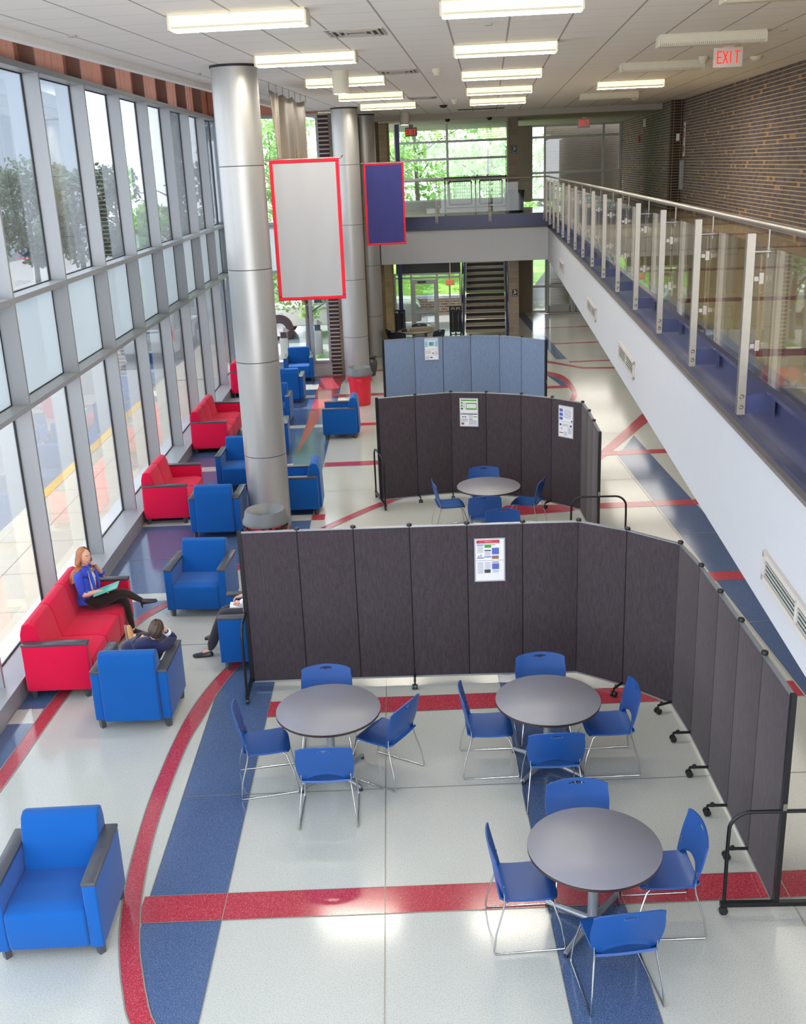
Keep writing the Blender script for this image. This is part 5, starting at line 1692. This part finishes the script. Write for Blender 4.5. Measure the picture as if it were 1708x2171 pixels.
merge(me, head_mesh(hc, HR, 1.05), 0)
body = bpy.data.objects.new('body', me); COL.objects.link(body); body.parent = mr
face_bits(body, hc, HR, 1.05, False)
hm = MB(); vs, fs = [], []
rnd = random.Random(5)
for i in range(19):
    th = pi * .74 * i / 18
    for k in range(37):
        a = radians(140) + radians(260) * k / 36
        x, y, z = sin(th) * cos(a), sin(th) * sin(a), cos(th)
        b_ = 1 + .035 * sin(9 * a + 5 * th) + .03 * sin(23 * a + 3 * sin(6 * th))
        taper = 1 if th < 1.6 else 1 - .25 * (th - 1.6)
        vs.append(hc + HR @ Vector((x * .085 * b_ * taper, y * .106 * b_ * taper - .004, z * .128 * b_ + .002)))
for i in range(18):
    for k in range(36):
        fs.append((i * 37 + k, i * 37 + k + 1, (i + 1) * 37 + k + 1, (i + 1) * 37 + k))
hm.add(vs, fs, 0, True); hm.build('hair', 'hair_dark', mr)
m = MB(); m.tube([V3(-2.995, 10.885, .855), V3(-2.925, 10.875, .868), V3(-2.87, 10.91, .85)], [.02, .026, .02], 8); m.tube([V3(-3.06, 10.94, .845), V3(-2.99, 10.865, .845), V3(-2.90, 10.86, .835), V3(-2.84, 10.90, .81)], [.02, .028, .028, .02], 8); m.build('jacket_collar', 'navy_suit', mr)
m = MB(); m.tube([V3(-2.785, 11.105, .862), V3(-2.797, 11.085, .893)], [.044, .042], 12); m.build('shirt_cuff', 'ink_white', mr)
o = shoe(mr, V3(-3.335, 11.43, .60), V3(-3.40, 11.63, .74), (.9, .1, .4), 'shoe_tan', 0, .052)
MB().tube(smooth_path([V3(-3.352, 11.42, .59), V3(-3.385, 11.52, .655), V3(-3.425, 11.64, .74)]), .020, 8).build('shoe_sole', 'ink_brown', mr)
o2 = shoe(mr, V3(-3.28, 11.46, .0), V3(-3.28, 11.73, -.005), (0, 0, 1), 'shoe_tan', 0, .045)

# ---- the person half hidden by the near screen
pr_ = thing('person', 'seated person in charcoal trousers and black flats, mostly hidden by the near screen', 'person', (-1.95, 12.22, .5))
O = Vector((-1.95, 12.22, .5))
J = {'pelvis': (V3(-1.80, 12.22, .60), (.135, .12)), 'waist': (V3(-1.74, 12.22, .78), (.12, .10)), 'chest': (V3(-1.71, 12.22, .96), (.14, .105)), 'collar': (V3(-1.72, 12.22, 1.08), (.09, .065)), 'neck': (V3(-1.74, 12.22, 1.14), .045), 'skull': (V3(-1.755, 12.22, 1.19), .05),
     'shN': (V3(-1.73, 12.06, 1.04), .058), 'elN': (V3(-1.84, 12.0, .80), .048), 'wrN': (V3(-2.09, 12.25, .735), .030),
     'shF': (V3(-1.73, 12.38, 1.04), .058), 'elF': (V3(-1.84, 12.48, .80), .048), 'wrF': (V3(-2.10, 12.44, .74), .030),
     'hipN': (V3(-1.88, 12.13, .58), .10), 'knN': (V3(-2.34, 12.24, .60), .075), 'anN': (V3(-2.53, 12.24, .15), .070),
     'hipF': (V3(-1.88, 12.31, .58), .10), 'knF': (V3(-2.36, 12.40, .575), .070), 'anF': (V3(-2.50, 12.45, .24), .055),
     'anN2': (V3(-2.55, 12.24, .09), .028), 'ftN': (V3(-2.66, 12.235, .05), .024), 'anF2': (V3(-2.52, 12.47, .17), .028), 'ftF': (V3(-2.60, 12.48, .14), .024)}
B = [('pelvis', 'waist', 1), ('waist', 'chest', 1), ('chest', 'collar', 1), ('collar', 'neck', 0), ('neck', 'skull', 0), ('collar', 'shN', 1), ('shN', 'elN', 1), ('elN', 'wrN', 1), ('collar', 'shF', 1), ('shF', 'elF', 1), ('elF', 'wrF', 1),
     ('pelvis', 'hipN', 2), ('hipN', 'knN', 2), ('knN', 'anN', 2), ('pelvis', 'hipF', 2), ('hipF', 'knF', 2), ('knF', 'anF', 2), ('anN', 'anN2', 0), ('anN2', 'ftN', 0), ('anF', 'anF2', 0), ('anF2', 'ftF', 0)]
add_hand(J, B, 'wrN', J['wrN'][0], (-.9, .35, -.15), (0, .3, -1), .55, 0, -1)
add_hand(J, B, 'wrF', J['wrF'][0], (-.9, -.25, -.1), (0, -.4, -1), .6, 0, 1)
me = skin_body(J, B, ['skin', 'navy_suit', 'slacks'])
hc = V3(-1.78, 12.22, 1.265); HR = frame_from((-1, 0, -.1), (0, 0, 1))
merge(me, head_mesh(hc, HR), 0)
body = bpy.data.objects.new('body', me); COL.objects.link(body); body.parent = pr_
face_bits(body, hc, HR)
hm = MB(); vs, fs = [], []
for i in range(15):
    th = pi * .72 * i / 14
    for k in range(25):
        a = radians(135) + radians(270) * k / 24
        x, y, z = sin(th) * cos(a), sin(th) * sin(a), cos(th)
        vs.append(hc + HR @ Vector((x * .084, y * .104 - .006, z * .124 + .002)))
for i in range(14):
    for k in range(24):
        fs.append((i * 25 + k, i * 25 + k + 1, (i + 1) * 25 + k + 1, (i + 1) * 25 + k))
hm.add(vs, fs, 0, True); hm.build('hair', 'hair_dark', pr_)
m = MB(); m.tube([V3(-2.045, 12.205, .745), V3(-2.085, 12.245, .737)], [.044, .041], 12); m.tube([V3(-2.055, 12.447, .752), V3(-2.095, 12.441, .742)], [.044, .041], 12); m.each('shirt_cuff', 'ink_white', pr_)
shoe(pr_, V3(-2.515, 12.24, .0), V3(-2.785, 12.225, -.003), (0, 0, 1), 'shoe_black', 0, .042, 'flat_shoe')
shoe(pr_, V3(-2.48, 12.47, .155), V3(-2.66, 12.50, .105), (-.45, 0, 1), 'shoe_black', 0, .04, 'flat_shoe')
bk = thing('notebook', 'white open notebook under the hands of the half-hidden person', 'notebook', (-2.13, 12.30, .675), .1)
MB().rbox((0, 0, 0), (.24, .17, .012), .003, 2, 0, 0, 0, .05).build('page', 'paper', bk)
MB().rbox((0, 0, -.009), (.25, .18, .005), .002, 2, 0, 0, 0, .05).build('cover', 'ink_grey', bk)

# ================================================================ OUTSIDE
struct('ground', MB().mm((-60, -10, -.4), (-7.2, 120, -.05)).mm((-7.2, 38, -.4), (60, 120, -.05)), 'asphalt')
struct('pavement', MB().mm((-7.0, -10, -.4), (-5.15, 31.4, -.01)).mm((-7.0, 31.6, -.4), (-.6, 38.2, -.012)).mm((-.6, 37.9, -.4), (5, 44, -.012)), 'paving')
struct('kerb', MB().mm((-7.2, -10, -.4), (-7.0, 19.2, -.008)).mm((-7.2, 28.5, -.4), (-7.0, 38.2, -.008)).mm((-7.2, 38.2, -.4), (-.6, 38.35, -.008)), 'paving')
struct('yellow_kerb', MB().mm((-7.22, 19.2, -.4), (-7.0, 28.5, -.004)), 'yellow')
struct('retaining_wall', MB().hbox((-6, 1.0), (44.15, 44.4), (-.1, .62)), 'buff_brick')
struct('wall_coping', MB().hbox((-6, 1.0), (44.05, 44.45), (.62, .74)), 'white')
lw = MB(); a, b_, c, d = H(-8, 44.55, .66), H(1.6, 44.55, .66), H(6, 72, 1.9), H(-14, 72, 1.9)
lw.add([a, b_, c, d], [(0, 1, 2, 3)]); tag(lw.build('lawn', 'lawn'), 'bright green lawn bank behind the low brick wall outside the exit', 'lawn', None, 'stuff')

def vehicle(name, lab, x, y, rz, paint, kind):
    t = thing(name, lab, 'vehicle', (x, y, -.05), rz)
    L_, W_ = (4.8, 1.9) if kind == 'suv' else (5.6, 1.95)
    if kind == 'suv':   # local +y is the front
        prof = [(-2.4, .35), (-2.42, .75), (-2.36, 1.0), (-2.2, 1.05), (1.1, 1.05), (2.25, .98), (2.4, .75), (2.4, .35)]
        cab = [(-2.32, 1.03), (-2.1, 1.68), (-1.8, 1.76), (.35, 1.74), (1.25, 1.03)]
    else:
        prof = [(-2.8, .45), (-2.82, 1.08), (-.9, 1.10), (1.2, 1.10), (2.6, 1.04), (2.8, .85), (2.8, .45)]
        cab = [(-.95, 1.08), (-.75, 1.80), (-.5, 1.86), (.6, 1.84), (1.45, 1.08)]
    MB().xprism(prof, -W_ / 2, W_ / 2, .07, 3).xprism(cab, -W_ / 2 + .09, W_ / 2 - .09, .06, 3).build('car_body', paint, t)
    gl_ = MB()
    zc0, zc1 = cab[0][1] + .08, cab[2][1] - .13
    y0, y1 = cab[1][0] + .12, cab[3][0] + .25
    for s_ in (-1, 1):
        xx = s_ * (W_ / 2 - .085)
        n = 3 if kind == 'suv' else 2
        for k in range(n):
            a0_, a1_ = y0 + (y1 - y0) * k / n + .03, y0 + (y1 - y0) * (k + 1) / n - .03
            gl_.mm((xx - .01, a0_, zc0), (xx + .01, a1_, zc1))
    rear = cab[0][0]
    gl_.box((0, (cab[0][0] + cab[1][0]) / 2 + .01, (zc0 + zc1) / 2), (W_ - .4, .03, zc1 - zc0), 0, 0, -.32 if kind == 'suv' else -.25)
    gl_.build('car_window', 'car_glass', t)
    for s_ in (-1, 1):
        for y_ in ((-1.45, 1.45) if kind == 'suv' else (-1.75, 1.75)):
            xx = s_ * (W_ / 2 - .10)
            wh = MB().cyl((xx - .12, y_, .37), (xx + .12, y_, .37), .37, seg=28).build('wheel', 'rubber', t)
            hb_ = MB().cyl((xx + s_ * .10, y_, .37), (xx + s_ * .128, y_, .37), .23, .21, 20)
            for k in range(6):
                a_ = k * pi / 3; hb_.box((xx + s_ * .13, y_ + .12 * cos(a_), .37 + .12 * sin(a_)), (.012, .03, .16), 0, 0, a_ - pi / 2)
            hb_.build('hub', 'chrome', wh)
            MB().cyl((s_ * (W_ / 2 - .02), y_, .40), (s_ * (W_ / 2 + .004), y_, .40), .45, seg=24).build('wheel_arch', 'rubber', t)
        MB().rbox((s_ * (W_ / 2 - .10), -L_ / 2 + .02, .95 if kind == 'suv' else .9), (.16, .10, .42 if kind == 'suv' else .3), .03, 2).build('tail_light', 'tail_red', t)
        hd = MB()
        for y_ in (-.35, .75): hd.rbox((s_ * W_ / 2, y_, .98), (.04, .2, .035), .01, 2)
        hd.build('door_handle', 'car_grey' if paint == 'car_white' else 'alu_dark', t)
    if kind == 'suv':
        m = MB()
        for s_ in (-1, 1): m.tube([(s_ * .68, -1.9, 1.78), (s_ * .68, -1.7, 1.84), (s_ * .68, .2, 1.84), (s_ * .68, .4, 1.76)], .02)
        m.build('roof_rack', 'alu_dark', t)
    return t
vehicle('suv', 'silver sport utility vehicle parked at the kerb, seen through the left windows', -8.25, 37.2, 0, 'car_grey', 'suv')
tk = vehicle('pickup_truck', 'white pickup truck outside the end window', -2.25, 39.75, -pi / 2, 'car_white', 'truck'); tk.scale = (1.15, 1.15, 1.15)
def bollard(x, y, lab):
    t = thing('bollard_light', lab, 'bollard', (x, y, -.01), 0, 'bollard lights outside the end window')
    MB().rbox((0, 0, .40), (.26, .26, .80), .015, 2).build('post', 'bollard', t)
    MB().box((0, 0, .90), (.20, .20, .20)).build('lens', 'car_glass', t)
    MB().rbox((0, 0, 1.01), (.28, .28, .03), .008, 2).cyl((0, 0, 1.02), (0, 0, 1.15), .20, .01, 4).build('cap', 'bollard', t)
bollard(-2.62, 35.3, 'bollard light with pyramid cap right of the farthest armchair')
bollard(-3.62, 33.9, 'bollard light with pyramid cap left of the farthest armchair')
def tree(name, lab, x, y, z, h, r, trunk, n, mat, seed, size=.16, conic=False, low=.25, group='trees outside'):
    rnd = random.Random(seed)
    t = thing(name, lab, 'tree', (x, y, z), 0, group)
    m = MB(); m.tube([(0, 0, 0), (.05, .03, h * .3), (-.03, .05, h * .6), (0, 0, h * .9)], [trunk, trunk * .85, trunk * .5, trunk * .15], 10)
    for k in range(7):
        a = rnd.uniform(0, 6.28); z0 = h * rnd.uniform(low, .7); L_ = r * rnd.uniform(.5, .85)
        m.tube([(0, 0, z0), (cos(a) * L_ * .5, sin(a) * L_ * .5, z0 + L_ * .3), (cos(a) * L_, sin(a) * L_, z0 + L_ * .55)], [trunk * .4, trunk * .25, trunk * .08], 6)
    m.build('trunk', 'bark', t)
    lf = MB(); vs, fs = [], []
    cl = []
    for k in range(34):
        zz = rnd.uniform(low, 1.0)
        rr = r * ((1.05 - zz) if conic else sqrt(max(0.05, 1 - ((zz - .6) / .45) ** 2))) * rnd.uniform(.35, .95)
        a = rnd.uniform(0, 6.28); cl.append((rr * cos(a), rr * sin(a), zz * h, rnd.uniform(.22, .42) * r))
    for k in range(n):
        cx, cy, cz, cr_ = rnd.choice(cl)
        d = Vector((rnd.gauss(0, 1), rnd.gauss(0, 1), rnd.gauss(0, 1))).normalized() * cr_ * rnd.uniform(.5, 1.0)
        c = Vector((cx, cy, cz)) + d
        q = Quaternion(Vector((rnd.gauss(0, 1), rnd.gauss(0, 1), rnd.gauss(0, 1))).normalized(), rnd.uniform(0, 3.1))
        s_ = size * rnd.uniform(.6, 1.3)
        o_ = len(vs)
        for px, py in ((-.5, 0), (0, -.32), (.6, 0), (0, .32)): vs.append(c + q @ Vector((px * s_, py * s_, 0)))
        fs.append((o_, o_ + 1, o_ + 2, o_ + 3))
    lf.add(vs, fs); lf.build('crown', mat, t)
tree('tree', 'leafy tree whose low branches hang before the white truck', -3.0, 36.0, 0, 4.4, 1.6, .12, 6000, 'leaf', 1, .15, low=.26)
k = 0
for x, y, z, h, r, n, mt, cn, lab in ((-3.2, 54, .8, 10.5, 3.6, 5200, 'leaf', False, 'leafy tree filling the left of the landing window'), (1.4, 57, .9, 10, 3.4, 5200, 'leaf', False, 'leafy tree in the middle of the landing window'),
    (4.6, 51, .7, 6.5, 2.6, 3600, 'leaf', False, 'rounder leafy tree low in the right of the landing window'), (-.8, 49.5, .7, 6.0, 2.4, 3200, 'leaf', False, 'small leafy tree low behind the navy banner'),
    (5.6, 60, .9, 11, 3.4, 4200, 'leaf', False, 'tall leafy tree at the right of the landing window'), (-6.0, 56, 0, 9.0, 3.0, 3600, 'leaf', False, 'leafy tree seen between the near column and the grey banner'),
    (-9.6, 50, 0, 8.5, 1.5, 3800, 'leaf_dark', True, 'dark conifer seen through the sixth window bay'), (-9.6, 60, 0, 9.5, 1.7, 3800, 'leaf_dark', True, 'tall dark conifer seen through the far window bays'),
    (-10.8, 50, 0, 4.6, 1.5, 3200, 'leaf', False, 'rounded tree seen through the fifth window bay'), (-13.6, 54, 0, 6.3, 1.7, 4200, 'leaf_dark', False, 'dark tree seen through the fourth window bay'), (-16.2, 56, 0, 6.6, 2.1, 4600, 'leaf_dark', False, 'dark tree seen through the third window bay'), (-19.3, 58, 0, 6.4, 2.5, 5000, 'leaf_dark', False, 'dark tree seen through the second window bay'), (-23.5, 60, 0, 6.0, 2.4, 4600, 'leaf_dark', False, 'dark tree seen through the first window bay')):
    tree('tree', lab, x, y, z, h, r, .16, n, mt, 20 + k, .26, cn, .3 if z == 0 else .12); k += 1
bl = thing('building', 'large grey-blue building added to dull the view through the near left windows', 'building', (-33, 96, -.1))
MB().mm((-30, -24, 0), (0, 24, 19)).build('wall', 'building', bl)  # made-up block that greys the bright sky in the first window bays
MB().mm((-30.3, -24.3, 19), (.3, 24.3, 19.6)).build('roof', 'copper_dark', bl)
gp = tag(MB().build('tmp', 'lawn') if False else MB().ell((0, 0, .22), (.45, .30, .30), 14, 8).build('shrub', 'leaf', None, (-2.25, 32.3, -.02)), 'small green shrub at the foot of the end window', 'shrub')
